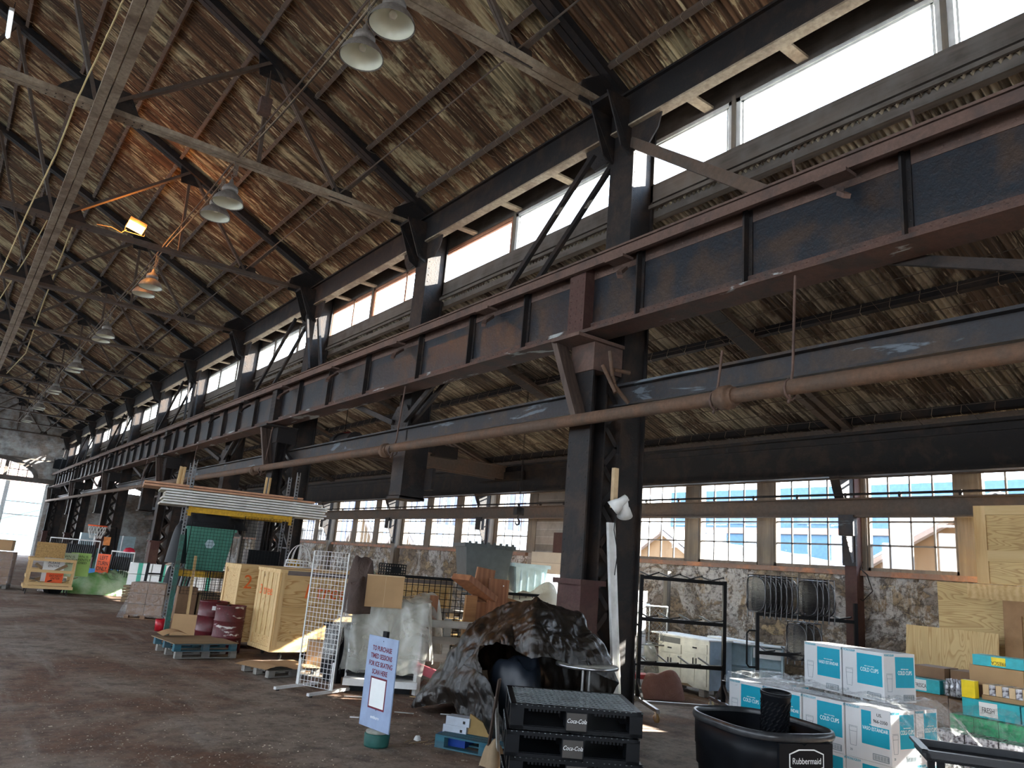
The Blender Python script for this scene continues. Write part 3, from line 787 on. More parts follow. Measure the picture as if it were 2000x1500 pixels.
M_blktarp.color(M_blktarp.ramp(M_blktarp.noise(1.2, 4), [(.4, (.004, .004, .004)), (.7, (.020, .015, .011))])).bump(_n, .5, .025)
M_blktarp = M_blktarp.m
def crumple(name, c1, c2, rough=.5, s=4):
    m = NT(name, rough, 0, .6); m.color(m.ramp(m.noise(1.5, 5), [(.35, c1), (.65, c2)])).bump(m.noise(s, 7, .7, dist=1.3), .9, .04); return m.m
tarp_y = crumple('ivory tarp', (.66, .54, .32), (.75, .70, .55))
tarp_w = crumple('off white sheet', (.6, .58, .5), (.75, .74, .68))
tarp_g = crumple('green printed tarp', (.10, .30, .06), (.50, .62, .42), .35)
tarp_br = crumple('dark brown cloth', (.05, .03, .025), (.10, .065, .05), .7, 5)
tarp_rd = crumple('red brown tarp', (.22, .09, .06), (.30, .15, .11), .6)
clear = film('clear plastic sheeting', (.75, .76, .74), .30, .3, .18, .8, 7)
milky = film('milky plastic sheeting', (.50, .50, .45), .5, .3, .3, .25, 2.5)
wrap = film('stretch film', (.85, .87, .88), .10, .5, .08, 1, 14)
net_m = blackm

def frame_at(name, p, q, label, cat, group=None, z=0, kind=None):
    """thing at p with x axis towards q"""
    a = math.atan2(q[1]-p[1], q[0]-p[0])
    return thing(name, (p[0], p[1], z), a, label, cat, group, kind)
def caster(m_w, m_f, x, y, r=.05, par=None, ang=0):
    a = MB(); M = Matrix.Translation((x, y, r)) @ Matrix.Rotation(ang, 4, 'Z') @ Matrix.Rotation(pi/2, 4, 'Y')
    a.lathe([(0, -.014), (r*.55, -.014), (r, -.012), (r, .012), (r*.55, .014), (0, .014)], n=14, M=M)
    w_ = a.done('wheel', m_w, par)
    b = MB(); M2 = Matrix.Translation((x, y, 0)) @ Matrix.Rotation(ang, 4, 'Z')
    for s_ in (-.022, .022): b.box((s_-.003, -.02, r*.8), (s_+.003, .02, 2*r+.02), M2)
    b.box((-.035, -.035, 2*r+.015), (.035, .035, 2*r+.022), M2); b.done('fork', m_f, par)
def drape(R, H, n=56, m=22, seed=1, rough=.1, top=.35, p=2.2, flare=.12, sx=1, sy=1, peak=(0, 0), floor_=.0):
    """a sheet thrown over a pile; R(theta) footprint radius, H height"""
    rnd = random.Random(seed); ph = [rnd.uniform(0, 6.28) for _ in range(12)]
    from mathutils import noise as NZ
    def fn(u, v):
        t = 2*pi*u; r = v
        fold = sum(sin(t*k+ph[k])*1.0/k for k in (3, 5, 7, 9, 11))*.5
        rr = R(t)*(r + flare*fold*r**3*.6)
        z = H*(1-max(0, (r-top)/(1-top))**p) if r > top else H*(1-.12*(r/top)**1.3*(.5+.5*sin(t*2+ph[1]))) 
        if r > top: z -= H*.12*(.5+.5*sin(t*2+ph[1]))*(1-((r-top)/(1-top)))
        x, y = rr*cos(t)*sx, rr*sin(t)*sy
        x += peak[0]*(1-r)**1; y += peak[1]*(1-r)**1
        q = NZ.noise(V((x*1.7+seed, y*1.7, z*1.7)))*rough*2 + abs(NZ.noise(V((x*4+seed, y*4, z*3))))*rough
        k = min(1, (1-r)*4)
        return V((x*(1+q*.25), y*(1+q*.25), max(floor_, z + q*k)))
    g = MB(); g.grid(fn, n, m); return g
def gridpanel(w_, h_, step, r=.003, frame=.008):
    g = MB(); n = round(w_/step); k = round(h_/step)
    for i in range(n+1): g.bar((w_*i/n, 0, 0), (w_*i/n, 0, h_), 2*(frame if i in (0, n) else r), 2*(frame if i in (0, n) else r), (0, 1, 0))
    for j in range(k+1): g.bar((0, 0, h_*j/k), (w_, 0, h_*j/k), 2*r, 2*r)
    return g
def pallet(T, w_, d_, mat, z=0, h=.13):
    """wooden pallet in T, x 0..w, y 0..d"""
    for i in range(7):
        y = (d_-.09)*i/6; MB().box((0, y, z+h-.018), (w_, y+.09, z+h)).done('deck_board', mat, T)
    for y in (0, d_/2-.05, d_-.1): MB().box((0, y, z), (w_, y+.1, z+.016)).done('base_board', mat, T)
    for x in (0, w_/2-.06, w_-.12):
        for y in (0, d_/2-.05, d_-.1): MB().box((x, y, z+.016), (x+.12, y+.1, z+h-.018)).done('block', mat, T)
def carton(name, T_loc, rz, w_, d_, h_, mat, label, cat='box', group=None, tape=True):
    T = thing(name, T_loc, rz, label, cat, group)
    a = MB(); a.box((0, 0, 0), (w_, d_, h_)); a.done('carton', mat, T)
    if tape: MB().box((w_*.0, d_/2-.025, h_), (w_, d_/2+.025, h_+.001)).done('tape', card_e, T)
    return T

# ------------------------------------------------------------------ hanging lamps
al = rusty('grey aluminium lamp housing', (.22, .20, .18), (.16, .13, .11), .4, metal=.2, rough=.5)
refl = plain('pale ribbed lamp glass', (.72, .74, .62), .25, var=.06)
bulb = plain('frosted bulb', (.85, .85, .78), .2)
def lamp(x, y, z, label, first=None):
    T = thing('high_bay_lamp', (x, y, z), 0, label, 'lamp', 'high bay lamps hung in pairs')
    MB().lathe([(.300, 0), (.295, .03), (.27, .09), (.225, .155), (.165, .205), (.125, .235), (.12, .25)], n=28).done('shade', al, T)
    MB().lathe([(.285, .012), (.26, .08), (.215, .145), (.15, .195), (.0, .215)], n=28).done('reflector', refl, T)
    MB().lathe([(.0, .10), (.04, .11), (.058, .15), (.04, .2)], n=14).done('bulb', bulb, T)
    MB().lathe([(.12, .245), (.15, .255), (.155, .30), (.13, .36), (.10, .38), (.05, .42), (.035, .50), (.02, .52), (0, .52)], n=20).done('ballast_housing', al, T)
    h = MB(); h.tube([(0, 0, .5), (0, 0, .58)], .012, 6); h.tube([(.03*cos(a*pi/4), 0, .60+.03*sin(a*pi/4)) for a in range(8)], .006, 5, closed=True); h.tube([(0, 0, .62), (0, .0, 9.5-z)], .006, 4)
    h.done('hook', al, T)
    # spiral cord
    c = MB(); c.tube([(.05+.03*cos(i*.9), .03*sin(i*.9), .62+(9.4-z-.62)*i/60) for i in range(61)], .006, 4); c.done('coiled_cord', al, T)
    return T
LORD = ['nearest', 'second', 'third', 'fourth', 'fifth', 'sixth', 'seventh', 'eighth', 'ninth']
for i in range(8):
    y = 7.72+6.75*i
    lamp(3.28, y, 8.55-.01*i, f'nearer grey bell lamp of the {LORD[i]} hanging pair from the viewer')
    lamp(3.28, y+.86, 8.56-.01*i, f'farther grey bell lamp of the {LORD[i]} hanging pair from the viewer')
# small junction box on a web member, lamp feed wires
W_ = thing('junction_box', (3.5, 13.9, 10.35), 0, 'small brown metal box hung beside the roof truss above the lamps', 'box')
MB().box((-.11, -.09, 0), (.11, .09, .34)).done('case', steel_p, W_); MB().tube([(0, 0, .34), (.02, 0, .6), (0, .02, 1.0)], .01, 5).done('cord', steel_w, W_)
for j, (dx, dz) in enumerate(((0, 0), (.06, .08), (-.07, .05))):
    m = MB(); pts = []
    for i in range(60):
        y = -4+i*1.1; s_ = ((y-Y0) % BAY)/BAY; pts.append((3.4+dx, y, 9.66+dz-.12*sin(pi*s_)))
    m.tube(pts, .007 if j else .012, 4); m.done('lighting_cable', [steel_t, steel, steel_w][j], None, ['pale cable sagging along the row of lamps', 'thin dark cable just above the pale lamp cable', 'thin brown cable beside the pale lamp cable'][j], 'cable')
# orange halogen flood light, lit
FL = thing('flood_light', (2.62, 21.0, 10.0), 0, 'bright orange glowing flood light clamped under the roof trusses', 'flood light')
hot = emit('hot orange lamp glass', (1, .42, .06), 90)
M_ = Matrix.Rotation(radians(14), 4, 'Y') @ Matrix.Rotation(radians(48), 4, 'X')
MB().box((-.22, -.06, -.13), (.22, .14, .13), M_).done('housing', al, FL)
MB().box((-.20, -.065, -.11), (.20, -.061, .11), M_).done('lit_glass', hot, FL)
MB().tube([(-.24, .05, 0), (-.24, .05, -.2), (.24, .05, -.2), (.24, .05, 0)], .012, 5).done('yoke', al, FL)
MB().tube([(-.9, -.1, -.3), (-.55, 0, -.22), (-.3, .05, -.27), (-.2, .05, -.15)], .012, 5).done('cord', steel_t, FL)
pl = bpy.data.lights.new('flood_glow', 'POINT'); pl.energy = 100; pl.color = (1, .36, .06); pl.shadow_soft_size = .15
po = bpy.data.objects.new('flood_glow', pl); COL.objects.link(po); po.parent = FL; po.location = (0, -.25, -.02)
# yellow rope/cord hanging in long runs at the left
ropem = plain('pale yellow cord', (.55, .45, .22), .7)
m = MB(); pts = [gy(245, -10, 10.5), gy(200, 90, 11.5), gy(150, 195, 12.6), gy(110, 300, 14), gy(60, 400, 16), gy(5, 525, 20), gy(-40, 620, 24)]
pts2 = []
for a, b in zip(pts[:-1], pts[1:]):
    for i in range(5): t = i/5; pts2.append(a.lerp(b, t)+V((0, 0, .02*sin((t+a.y)*9))))
m.tube(pts2, .013, 5); m.done('hanging_cable', ropem, None, 'long pale yellow cord swooping down the left of the roof', 'cord')
m = MB(); pts = [gy(143, 440, 24), gy(85, 590, 31), gy(50, 690, 38), gy(5, 738, 48)]; m.tube(pts, .022, 5); m.done('hanging_cable', ropem, None, 'far pale yellow cord hanging behind the flood light', 'cord')
m = MB(); pts = [gy(103, 410, 22), gy(60, 490, 25), gy(0, 583, 30)]; m.tube(pts, .016, 5); m.done('hanging_cable', ropem, None, 'short pale yellow cord between the two longer ones at left', 'cord')
# light tube high in the left corner
TL = thing('tube_light', (-1.0, 19.5, 13.3), 0, 'pale tube light under the roof in the upper left corner', 'lamp')
MB().box((-.05, -.6, 0), (.05, .6, .07)).done('fitting', white, TL); MB().tube([(0, -.56, -.03), (0, .56, -.03)], .025, 8).done('tube', emit('cold tube', (.75, .9, 1), 3), TL)
MB().tube([(0, 0, .07), (0, 0, .6)], .008, 4).done('cord', steel, TL)

# hoist crane of the side aisle
HC = thing('hoist_crane', (8.3, 19.6, 0), 0, 'dark overhead hoist bridge with motor and springs in the side aisle', 'crane')
m = MB(); m.box((0, -.25, 4.78), (5.8, -.21, 5.18)); m.box((0, .21, 4.78), (5.8, .25, 5.18)); m.box((0, -.32, 5.16), (5.8, -.14, 5.2)); m.done('bridge_beam', steel_w, HC)
MB().box((-.2, -1.1, 4.76), (.15, 1.1, 5.0)).done('end_truck', steel, HC); MB().box((5.75, -1.1, 4.76), (5.95, 1.1, 5.0)).done('end_truck', steel, HC)
m = MB(); m.tube([(.1, -1.3, 4.95), (.1, -.5, 4.95)], .28, 14); m.tube([(.1, -.5, 4.95), (.1, -.3, 4.95)], .33, 14); m.done('motor', steel, HC)
m = MB()
for i in range(5): m.tube([(.4+.12*i+.02*cos(a), -.7, 5.0+.16*sin(a)) for a in [q*pi/5 for q in range(10)]], .03, 5, closed=True)
m.tube([(.3, -.7, 5.0), (1.1, -.7, 5.0)], .05, 8); m.done('cable_drum', steel_g, HC)
for x, w__ in ((1.9, .5), (3.0, .8)): MB().box((x, -.5, 5.1), (x+w__, .2, 5.45)).done('control_box', steel, HC)
HK = thing('crane_hook', (10.6, 14.6, 0), 0, 'dark pulley block and hook hanging in front of the side windows', 'hook')
hp = gx(1012, 1003, 11.4)
HK.location = (hp.x, hp.y, hp.z)
m = MB(); m.tube([(0, 0, .12), (0, 0, 3.3)], .008, 4); m.tube([(.03, 0, .12), (.03, 0, 3.3)], .008, 4); m.done('chain', steel, HK)
m = MB(); m.box((-.10, -.07, -.04), (.12, .07, .14)); m.lathe([(.0, -.08), (.10, -.07), (.11, 0), (.10, .07), (0, .08)], n=14, M=Matrix.Translation((.03, 0, .06)) @ Matrix.Rotation(pi/2, 4, 'X')); m.done('pulley_block', steel, HK)
m = MB(); m.tube([(0, 0, -.03), (0, 0, -.12), (.05, 0, -.18), (.05, 0, -.25), (-.01, 0, -.28), (-.06, 0, -.25), (-.07, 0, -.2)], [.016, .02, .024, .026, .022, .016, .008], 8); m.done('hook', steel, HK)
RT = thing('fire_tank', gx(672, 855, 8.9), 0, 'dark red cylindrical tank lying high in the side aisle', 'tank')
MB().lathe([(0, -.4), (.14, -.36), (.16, -.3), (.16, .3), (.1, .38), (0, .4)], n=16, M=Matrix.Rotation(pi/2, 4, 'X')).done('cylinder', plain('dark red enamel', (.16, .02, .02), .5), RT)
MB().tube([(0, 0, .16), (0, 0, 1.0)], .012, 4).done('hanger', steel, RT)

# cable and lamp pole on the nearest column
PL = thing('leaning_channel', (0, 0, 0), 0, 'long white metal channel leaning against the nearest column', 'metal profile')
p0 = V((7.55, 7.45, .02)); p1 = V((7.40, 7.62, 2.78))
m = MB(); m.bar(p0, p1, .13, .008, (0, -1, 0)); 
sd = (p1-p0).normalized().cross(V((0, -1, 0))).normalized()
m.bar(p0-sd*.062+V((0, -.02, 0)), p1-sd*.062+V((0, -.02, 0)), .006, .045, (0, -1, 0)); m.bar(p0+sd*.062+V((0, -.02, 0)), p1+sd*.062+V((0, -.02, 0)), .006, .045, (0, -1, 0))
m.done('profile', white, PL)
SL = thing('spot_lamp', (7.40, 7.56, 2.98), 0, 'pair of white spot lamps clamped to the nearest column above the channel', 'lamp')
m = MB(); m.box((-.04, -.03, .0), (.04, .03, .55)); m.done('mount', card_e, SL)
for i, (dx, dy, dz, ax) in enumerate(((-.03, -.14, .06, .75), (.09, -.12, .0, .45))):
    Mx = Matrix.Translation((dx, dy, dz)) @ Matrix.Rotation(ax+pi, 4, 'X') @ Matrix.Rotation(.5*(i*2-1), 4, 'Y')
    MB().lathe([(.0, -.14), (.05, -.13), (.06, -.02), (.075, .0), (.11, .12), (.105, .12), (.06, .0), (0, .01)], n=18, M=Mx).done('lamp_head', white, SL)
m = MB(); m.tube([(.0, -.05, -.02), (-.03, -.06, -.3), (.02, -.1, -.6), (.0, -.08, -.9)], .007, 5); m.done('cord', black, SL)
HB = thing('hanging_tools', (6.93, 7.35, 0), 0, 'pale bent rods and a dark clamp hanging on the nearest column under the girder', 'tools')
m = MB()
for a, b in (((.05, 0, 5.1), (.12, 0, 4.75)), ((.12, 0, 4.75), (.2, 0, 4.55)), ((.02, .1, 4.9), (.1, -.1, 4.5)), ((.1, -.05, 4.62), (.35, -.1, 4.4)), ((.15, 0, 4.85), (.4, -.05, 4.85))): m.tube([a, b], .03, 7)
m.done('rods', pipe_m, HB)

# ------------------------------------------------------------------ far group: wooden cart, racks, signs
T = frame_at('wooden_cart', gz(44, 1160), gz(112, 1163), 'open wooden cart with rails and crossed braces full of scrap', 'cart')
W0, D0 = 1.32, 1.25
for c in ((0.05, .05), (W0-.1, .05), (0.05, D0-.1), (W0-.1, D0-.1)): caster(rubber, blackm, *c, r=.075, par=T)
MB().box((-.05, -.05, .19), (W0+.05, D0+.05, .28)).done('deck', pine, T)
for x, y in ((0, 0), (W0-.08, 0), (0, D0-.08), (W0-.08, D0-.08)): MB().box((x, y, .28), (x+.09, y+.09, 1.15)).done('post', pinez, T)
for y in (0, D0-.04):
    for z in (.30, .70, 1.06): MB().box((0, y-.02, z), (W0, y+.02, z+.09)).done('rail', pine, T)
for z in (.5, 1.06): MB().box((-.02, 0, z), (.02, D0, z+.09)).done('rail', pine, T)
MB().bar((.1, .5, .3), (W0-.2, .5, .95), .09, .04, (0, 1, 0)).done('cross_brace', dirtyp, T); MB().bar((.2, .55, .95), (W0-.2, .55, .3), .09, .04, (0, 1, 0)).done('cross_brace', dirtyp, T)
def local(T, x, y, z): return T.matrix_basis @ V((x, y, z)) if T.matrix_basis != Matrix() else Matrix.Translation(T.location) @ Matrix.Rotation(T.rotation_euler[2], 4, 'Z') @ V((x, y, z))
def sheet(name, T, p, w_, h_, tilt, mat, label, cat, rz=0, th=.012):
    o = thing(name, local(T, *p), T.rotation_euler[2]+rz, label, cat); o.rotation_euler[0] = tilt
    b = MB(); b.box((0, 0, 0), (w_, th, h_)); b.done('panel', mat, o); return o
sheet('chipboard_sheet', T, (.1, .1, 1.17), .85, .5, -.2, osb, 'square chipboard sheet standing on the wooden cart', 'board')
for i, (x, y, z, mt, tx, lb) in enumerate(((.42, .45, .80, white_s, 'PLEASE\nENTER', 'white sign board with lettering, left one in the wooden cart'), (.78, .62, .98, plain('pale green sign board', (.50, .62, .42), .5, var=.05), 'LAWN IS\nCURRENTLY\nCLOSED', 'pale green lawn sign leaning in the wooden cart'), (1.2, .85, 1.0, green_s, 'LAWN IS\nCURRENTLY\nCLOSED', 'brighter green lawn sign at the right end of the cart'))):
    o = sheet('sign_board', T, (x, y, z-.4), .62, .78, -.12, mt, lb, 'sign')
    text('lettering', tx, (.31, -.004, .55), (1, 0, 0), (0, 0, 1), .11, ink, o)
o = sheet('sign_board', T, (.55, .3, .30), .5, .4, -.1, orange_s, 'orange and white sign low in the wooden cart', 'sign'); text('lettering', 'DO NOT\nENTER', (.28, -.004, .25), (1, 0, 0), (0, 0, 1), .09, ink, o)
rs = random.Random(5)
for i in range(8):
    a = local(T, .2+rs.random()*.9, .2+rs.random()*.8, .31+rs.random()*.15); b = a+V((rs.uniform(-.5, .5), rs.uniform(-.3, .3), rs.uniform(0, .3)))
    MB().bar(a, b, .06, .02).done('scrap_board', [white_s, dirtyp, cloth_b, greywz][i % 4], None, 'loose scrap board lying inside the wooden cart', 'scrap', 'scrap boards in the wooden cart')
# wrapped brown carton stack at the far left edge
T = frame_at('wrapped_cartons', (1.2, 31.5), (2.6, 31.2), 'film wrapped stack of brown cartons at the far left edge', 'carton stack')
pallet(T, 1.2, 1.0, greyw)
for k in range(4):
    for i in range(2): MB().box((.02+.59*i, .02, .14+.27*k), (.6+.59*i, .98, .40+.27*k)).done('carton', card_d, T)
MB().box((0, 0, .13), (1.23, 1.01, 1.25)).done('film', wrap, T)
carton('carton', (1.3, 31.45, 1.26), -.2, 1.0, .7, .35, card, 'large open brown carton on the wrapped stack at the far left')
# rails of dark umbrellas
def umb(T, x, y, ztop):
    o = thing('folded_umbrella', local(T, x, y, ztop), 0, None, 'umbrella', None)
    MB().lathe([(.0, 0), (.012, -.02), (.014, -.12), (.035, -.16), (.06, -.55), (.045, -.60), (.01, -.62)], n=7).done('canopy', cloth_b, o)
    MB().tube([(0, 0, -.6), (0, 0, -.85)], .012, 5).done('handle', blackm, o)
    return o
for r_, (pa, pb, n_, zt, lb) in enumerate(((gy(100, 1048, 36)*1, gy(196, 1060, 34.5)*1, 22, 1.78, 'black folded umbrella hanging on the long rail behind the signs'), (gy(222, 1062, 31.5)*1, gy(266, 1068, 30.3)*1, 9, 1.5, 'black folded umbrella on the short rail near the green striped boxes'))):
    pa = V((pa.x, pa.y, 0)); pb = V((pb.x, pb.y, 0))
    T = frame_at('hanging_rail', pa, pb, ['long white rail of folded black umbrellas behind the signs', 'short white rail of folded umbrellas under a red cap'][r_], 'rail')
    L = (V(pb)-V(pa)).length
    m = MB(); m.tube([(0, 0, zt), (L, 0, zt)], .025, 8); m.done('rail', white, T)
    for x in (0, L): m = MB(); m.tube([(x, 0, 0), (x, 0, zt)], .02, 6); m.tube([(x, -.4, .02), (x, .4, .02)], .02, 6); m.done('stand', white, T)
    first = None
    for i in range(n_):
        if first is None: first = umb(T, .1+(L-.2)*i/n_, 0, zt-.03)
        o = first if i == 0 else dup(first, local(T, .1+(L-.2)*i/n_, 0, zt-.03))
        o['label'] = lb; o['group'] = ['umbrellas on the long rail', 'umbrellas on the short rail'][r_]
RC = thing('red_hat', V((gy(254, 1068, 30.7).x, gy(254, 1068, 30.7).y, 1.52)), 0, 'round red cap lying on top of the short umbrella rail', 'cap')
MB().lathe([(.2, 0), (.19, .06), (.13, .13), (0, .16)], n=16).done('crown', plain('red cloth', (.55, .02, .05), .6), RC)
# white crates wall behind
for i in range(4):
    for j in range(4):
        p = gy(158, 1062, 48)
        T = thing('stacked_crate', (p.x+.72*i, 48.5, .0+.52*j), 0, f'pale blue white crate behind the umbrellas, {["first","second","third","fourth"][i]} column, {["lowest","second","third","topmost"][j]}', 'crate', 'pale crates stacked behind the umbrellas')
        MB().box((0, 0, 0), (.64, .5, .515)).done('crate_body', bluegr_lid, T)
# basketball hoop
T = thing('basketball_hoop', gy(191, 1027, 38), 0, 'small red basketball hoop with white net at the far end', 'basketball hoop')
MB().tube([(.36*cos(a*pi/12), .36*sin(a*pi/12), 0) for a in range(24)], .03, 6, closed=True).done('rim', orange_s, T)
m = MB()
for i in range(16):
    a = i*pi/8
    for s_ in (-1, 1): m.tube([(.36*cos(a), .36*sin(a), 0), (.33*cos(a+s_*.3), .33*sin(a+s_*.3), -.25), (.22*cos(a+s_*.6), .22*sin(a+s_*.6), -.55)], .008, 3)
m.done('net', white_s, T)
m = MB(); m.tube([(.5, .0, 0), (.75, 0, 0), (.9, 0, -2.0), (.9, 0, -T.location.z)], .05, 8); m.done('pole', blackm, T)
# LEFT TURN ONLY sign and panels behind it
_a = gy(185, 1117, 31.2); _b = gy(213, 1119, 30.8); T = frame_at('orange_sign', (_a.x, _a.y, 0), (_b.x, _b.y, 0), 'orange sign reading left turn only standing on the green pile', 'sign')
pz = .72
MB().box((0, 0, pz), (.50, .03, pz+.66)).done('board', orange_s, T); text('lettering', 'LEFT\nTURN\nONLY.', (.25, -.006, pz+.33), (1, 0, 0), (0, 0, 1), .20, ink, T, sx=.78)
for x in (.08, .36): MB().box((x, .04, 0), (x+.05, .08, pz+.1)).done('post', pinez, T)
o = thing('orange_notice', gx(209, 1057, 6.9), 0, 'small faded orange notice fixed to a far column', 'sign'); o.rotation_euler = (0, 0, -.3)
MB().box((-.15, -.04, -.20), (.15, -.01, .20)).done('board', plain('faded orange', (.62, .22, .06), .6, var=.4), o)
for i, (x, mt, w_, h_, lb) in enumerate(((150, greenp, .12, 1.3, 'green post leaning left of the orange sign'), (164, greenp, .14, 1.5, 'tall green post just left of the orange sign'), (176, pine, .5, .9, 'tan board behind the orange sign'), (142, white_s, .35, .9, 'white board beside the green posts'))):
    o = frame_at('leaning_board', gz(x, 1143), gz(x+10, 1144), lb, 'board'); o.rotation_euler[1] = .08
    MB().box((0, .15, .1), (w_, .19, h_)).done('board', mt, o)
blue_s = plain('bright blue panel', (.05, .24, .60), .5, var=.3, scale=2)
for i, (x, w_) in enumerate(((140, 1.0), (184, 1.0))):
    o = frame_at('blue_placard', gz(x, 1148), gz(x+30, 1151), ['blue printed panel left of the orange sign', 'blue printed panel under the orange sign'][i], 'panel'); MB().box((0, -.1, 0), (w_, -.06, .78)).done('panel', blue_s, o)
o = frame_at('pale_sheet', gz(216, 1152), gz(240, 1154), 'pale greenish board standing behind the green tarp', 'panel'); MB().box((0, .1, 0), (.95, .14, 1.05)).done('panel', plain('pale green white', (.62, .68, .55), .5), o)
p = (gz(150, 1160)+gz(243, 1164))/2
o = thing('green_tarp_heap', (p.x, p.y+.5, 0), -.15, 'crumpled green printed tarp covering a low heap', 'tarp')
drape(lambda t: .75+.15*cos(2*t), .72, seed=3, rough=.12, top=.5, sx=1.45).done('sheet', tarp_g, o)
o = thing('clear_film_heap', (p.x-1.35, p.y+.9, .0), 0, 'crumpled clear film beside the wooden cart', 'plastic film'); drape(lambda t: .5, .65, seed=8, rough=.15, top=.4).done('sheet', clear, o)
o = thing('black_tub', (p.x-1.75, p.y-.35, 0), .2, 'black tub with tan boards on it beside the wooden cart', 'tub'); MB().prism([V((0, 0, .3)), V((.12, 0, 0)), V((.45, 0, 0)), V((.6, 0, .3))], (0, .5, 0)).done('shell', black, o); MB().box((-.25, 0, .3), (.65, .3, .36)).done('lid_board', pine, o)
# green striped cartons, umbrella boxes
for i in range(5):
    for j in range(2):
        o = carton('striped_carton', (5.35+.62*i, 27.6-.4*i, .55+.36*j), -.57, .7, .4, .34, white_s, f'white carton with a green band, {["leftmost","second","middle","fourth","rightmost"][i]} of the {["lower","upper"][j]} row past the wrapped pallet', 'box', 'white cartons with green bands', tape=False)
        MB().box((.28, -.004, 0), (.42, .404, .344)).done('band', plain('mint green', (.06, .40, .28), .6), o)
o = thing('plank_stack', (5.3, 27.7, 0), -.57, 'low stack of brown planks carrying the green banded cartons', 'planks')
for i in range(6): MB().box((0, 0, .09*i), (3.7, .5, .09*i+.07)).done('plank', dirtyp, o)
# film wrapped pallet of brown boxes
T = frame_at('wrapped_pallet', gz(240, 1207), gz(292, 1211), 'film wrapped pallet of brown cartons in front of the green tarp', 'wrapped pallet')
pallet(T, .95, .8, card_d, h=.1)
for k in range(3):
    for i in range(2): MB().box((.03+.45*i, .03, .11+.27*k), (.47+.45*i, .77, .37+.27*k)).done('carton', card_d, T)
m = MB(); m.prism([V((-.0, -.01, .06)), V((.96, -.01, .06)), V((.94, -.01, .93)), V((.02, -.01, .93))], (0, .82, 0)); m.prism([V((-.18, .0, .0)), V((.02, 0, .02)), V((.02, 0, .6))], (0, .6, 0)); m.done('film', wrap, T)
# black chairs stood on it / black frames leaning against the rack
o = thing('black_chair', local(T, .25, .35, .94), .3, 'two small black uprights standing on the wrapped pallet', 'chair frame')
for x in (0, .42): MB().bar((x, 0, 0), (x+.04, .05, .48), .07, .05).done('upright', blackm, o)
MB().box((.0, .0, .18), (.45, .05, .22)).done('cross_bar', blackm, o)
o = thing('black_bag', local(T, .85, .4, .94), 0, 'crumpled black bag standing on the right of the wrapped pallet', 'bag'); drape(lambda t: .15, .42, seed=5, rough=.08, n=24, m=12).done('bag', cloth_b, o)
for i in range(5):
    a = gz(306+5*i, 1209+2.2*i); o = thing('metal_trestle', a, -.9, f'black metal frame leaning at the rack foot, {["leftmost","second","middle","fourth","rightmost"][i]} of five', 'metal frame', 'black frames leaning at the pallet rack'); o.rotation_euler = (-.1, .10, -.9)
    h_ = 1.25+.12*i; m = MB()
    for x in (0, .3): m.bar((x, 0, 0), (x, 0, h_), .05, .04, (0, 1, 0))
    for z in (.1, .5, h_-.1): m.bar((0, 0, z), (.3, 0, z), .03, .04)
    m.done('frame', [blackm, blackm, steel_w, blackm, galv][i], o)
for i in range(4):
    a = gz(322+5*i, 1214); b = gx(347+8*i, 880+i*8, 5.1+.15*i)
    MB().tube([a, (a.x+.25, a.y+.4, 3.3-.2*i)], .025, 6).done('leaning_pole', [pinez, steel_t, pinez, galv][i], None, f'thin pole leaning against the pallet rack, {["leftmost","second","third","rightmost"][i]} of four', 'pole')
o = thing('black_coat', (4.75, 19.3, 1.75), 0, 'black cloth bundle hung on the left side of the pallet rack', 'cloth'); drape(lambda t: .28, .95, seed=12, rough=.1, n=24, m=12, top=.2).done('cloth', cloth_b, o); o.location.z = 1.55

# ------------------------------------------------------------------ pallet rack with white panels
RK = frame_at('pallet_rack', (4.62, 18.75), (6.98, 18.35), 'tall pallet rack with perforated uprights and a yellow top beam', 'pallet rack')
RW = 2.42; RD = 1.05
def upright(x, y, h_, mat, perf=True):
    m = MB(); m.box((x-.04, y-.035, 0), (x-.034, y+.035, h_)); m.box((x+.034, y-.035, 0), (x+.04, y+.035, h_))
    if perf:
        z = 0
        while z < h_-.05:
            m.box((x-.04, y-.038, z), (x-.018, y-.032, z+.075)); m.box((x+.018, y-.038, z), (x+.04, y-.032, z+.075)); m.box((x-.04, y-.038, z), (x+.04, y-.032, z+.028)); z += .075
    else: m.box((x-.04, y-.038, 0), (x+.04, y-.032, h_))
    m.done('upright', mat, RK)
upright(0, 0, 3.95, galv); upright(RW, 0, 3.95, galv); upright(0, RD, 3.95, galv); upright(RW, RD, 3.9, galv)
for x in (0, RW):
    m = MB()
    for i in range(4): m.bar((x, 0, .3+.9*i), (x, RD, .75+.9*i), .03, .03); m.bar((x, 0, .3+.9*i), (x, RD, .3+.9*i), .03, .03)
    m.done('lattice', galv, RK)
for z in (2.72, 1.28):
    for y in (-.04, RD): MB().box((.04, y-.02, z), (RW-.04, y+.03, z+.13)).done('beam', yellow, RK)
for x in (.04, RW-.07): MB().box((x-.02, -.07, 2.64), (x+.05, -.03, 2.88)).done('connector', yellow, RK)
MB().bar((-.0, -.25, 0), (.0, -.05, 2.2), .10, .05, (0, 1, 0)).done('leaning_upright', greenp, RK)
MB().bar((.40, -.2, 0), (.36, -.02, 1.75), .06, .03, (0, 1, 0)).done('leaning_board', pinez, RK)
MB().box((.0, .0, 1.41), (RW, RD, 1.43)).done('shelf_deck', dirtyp, RK)
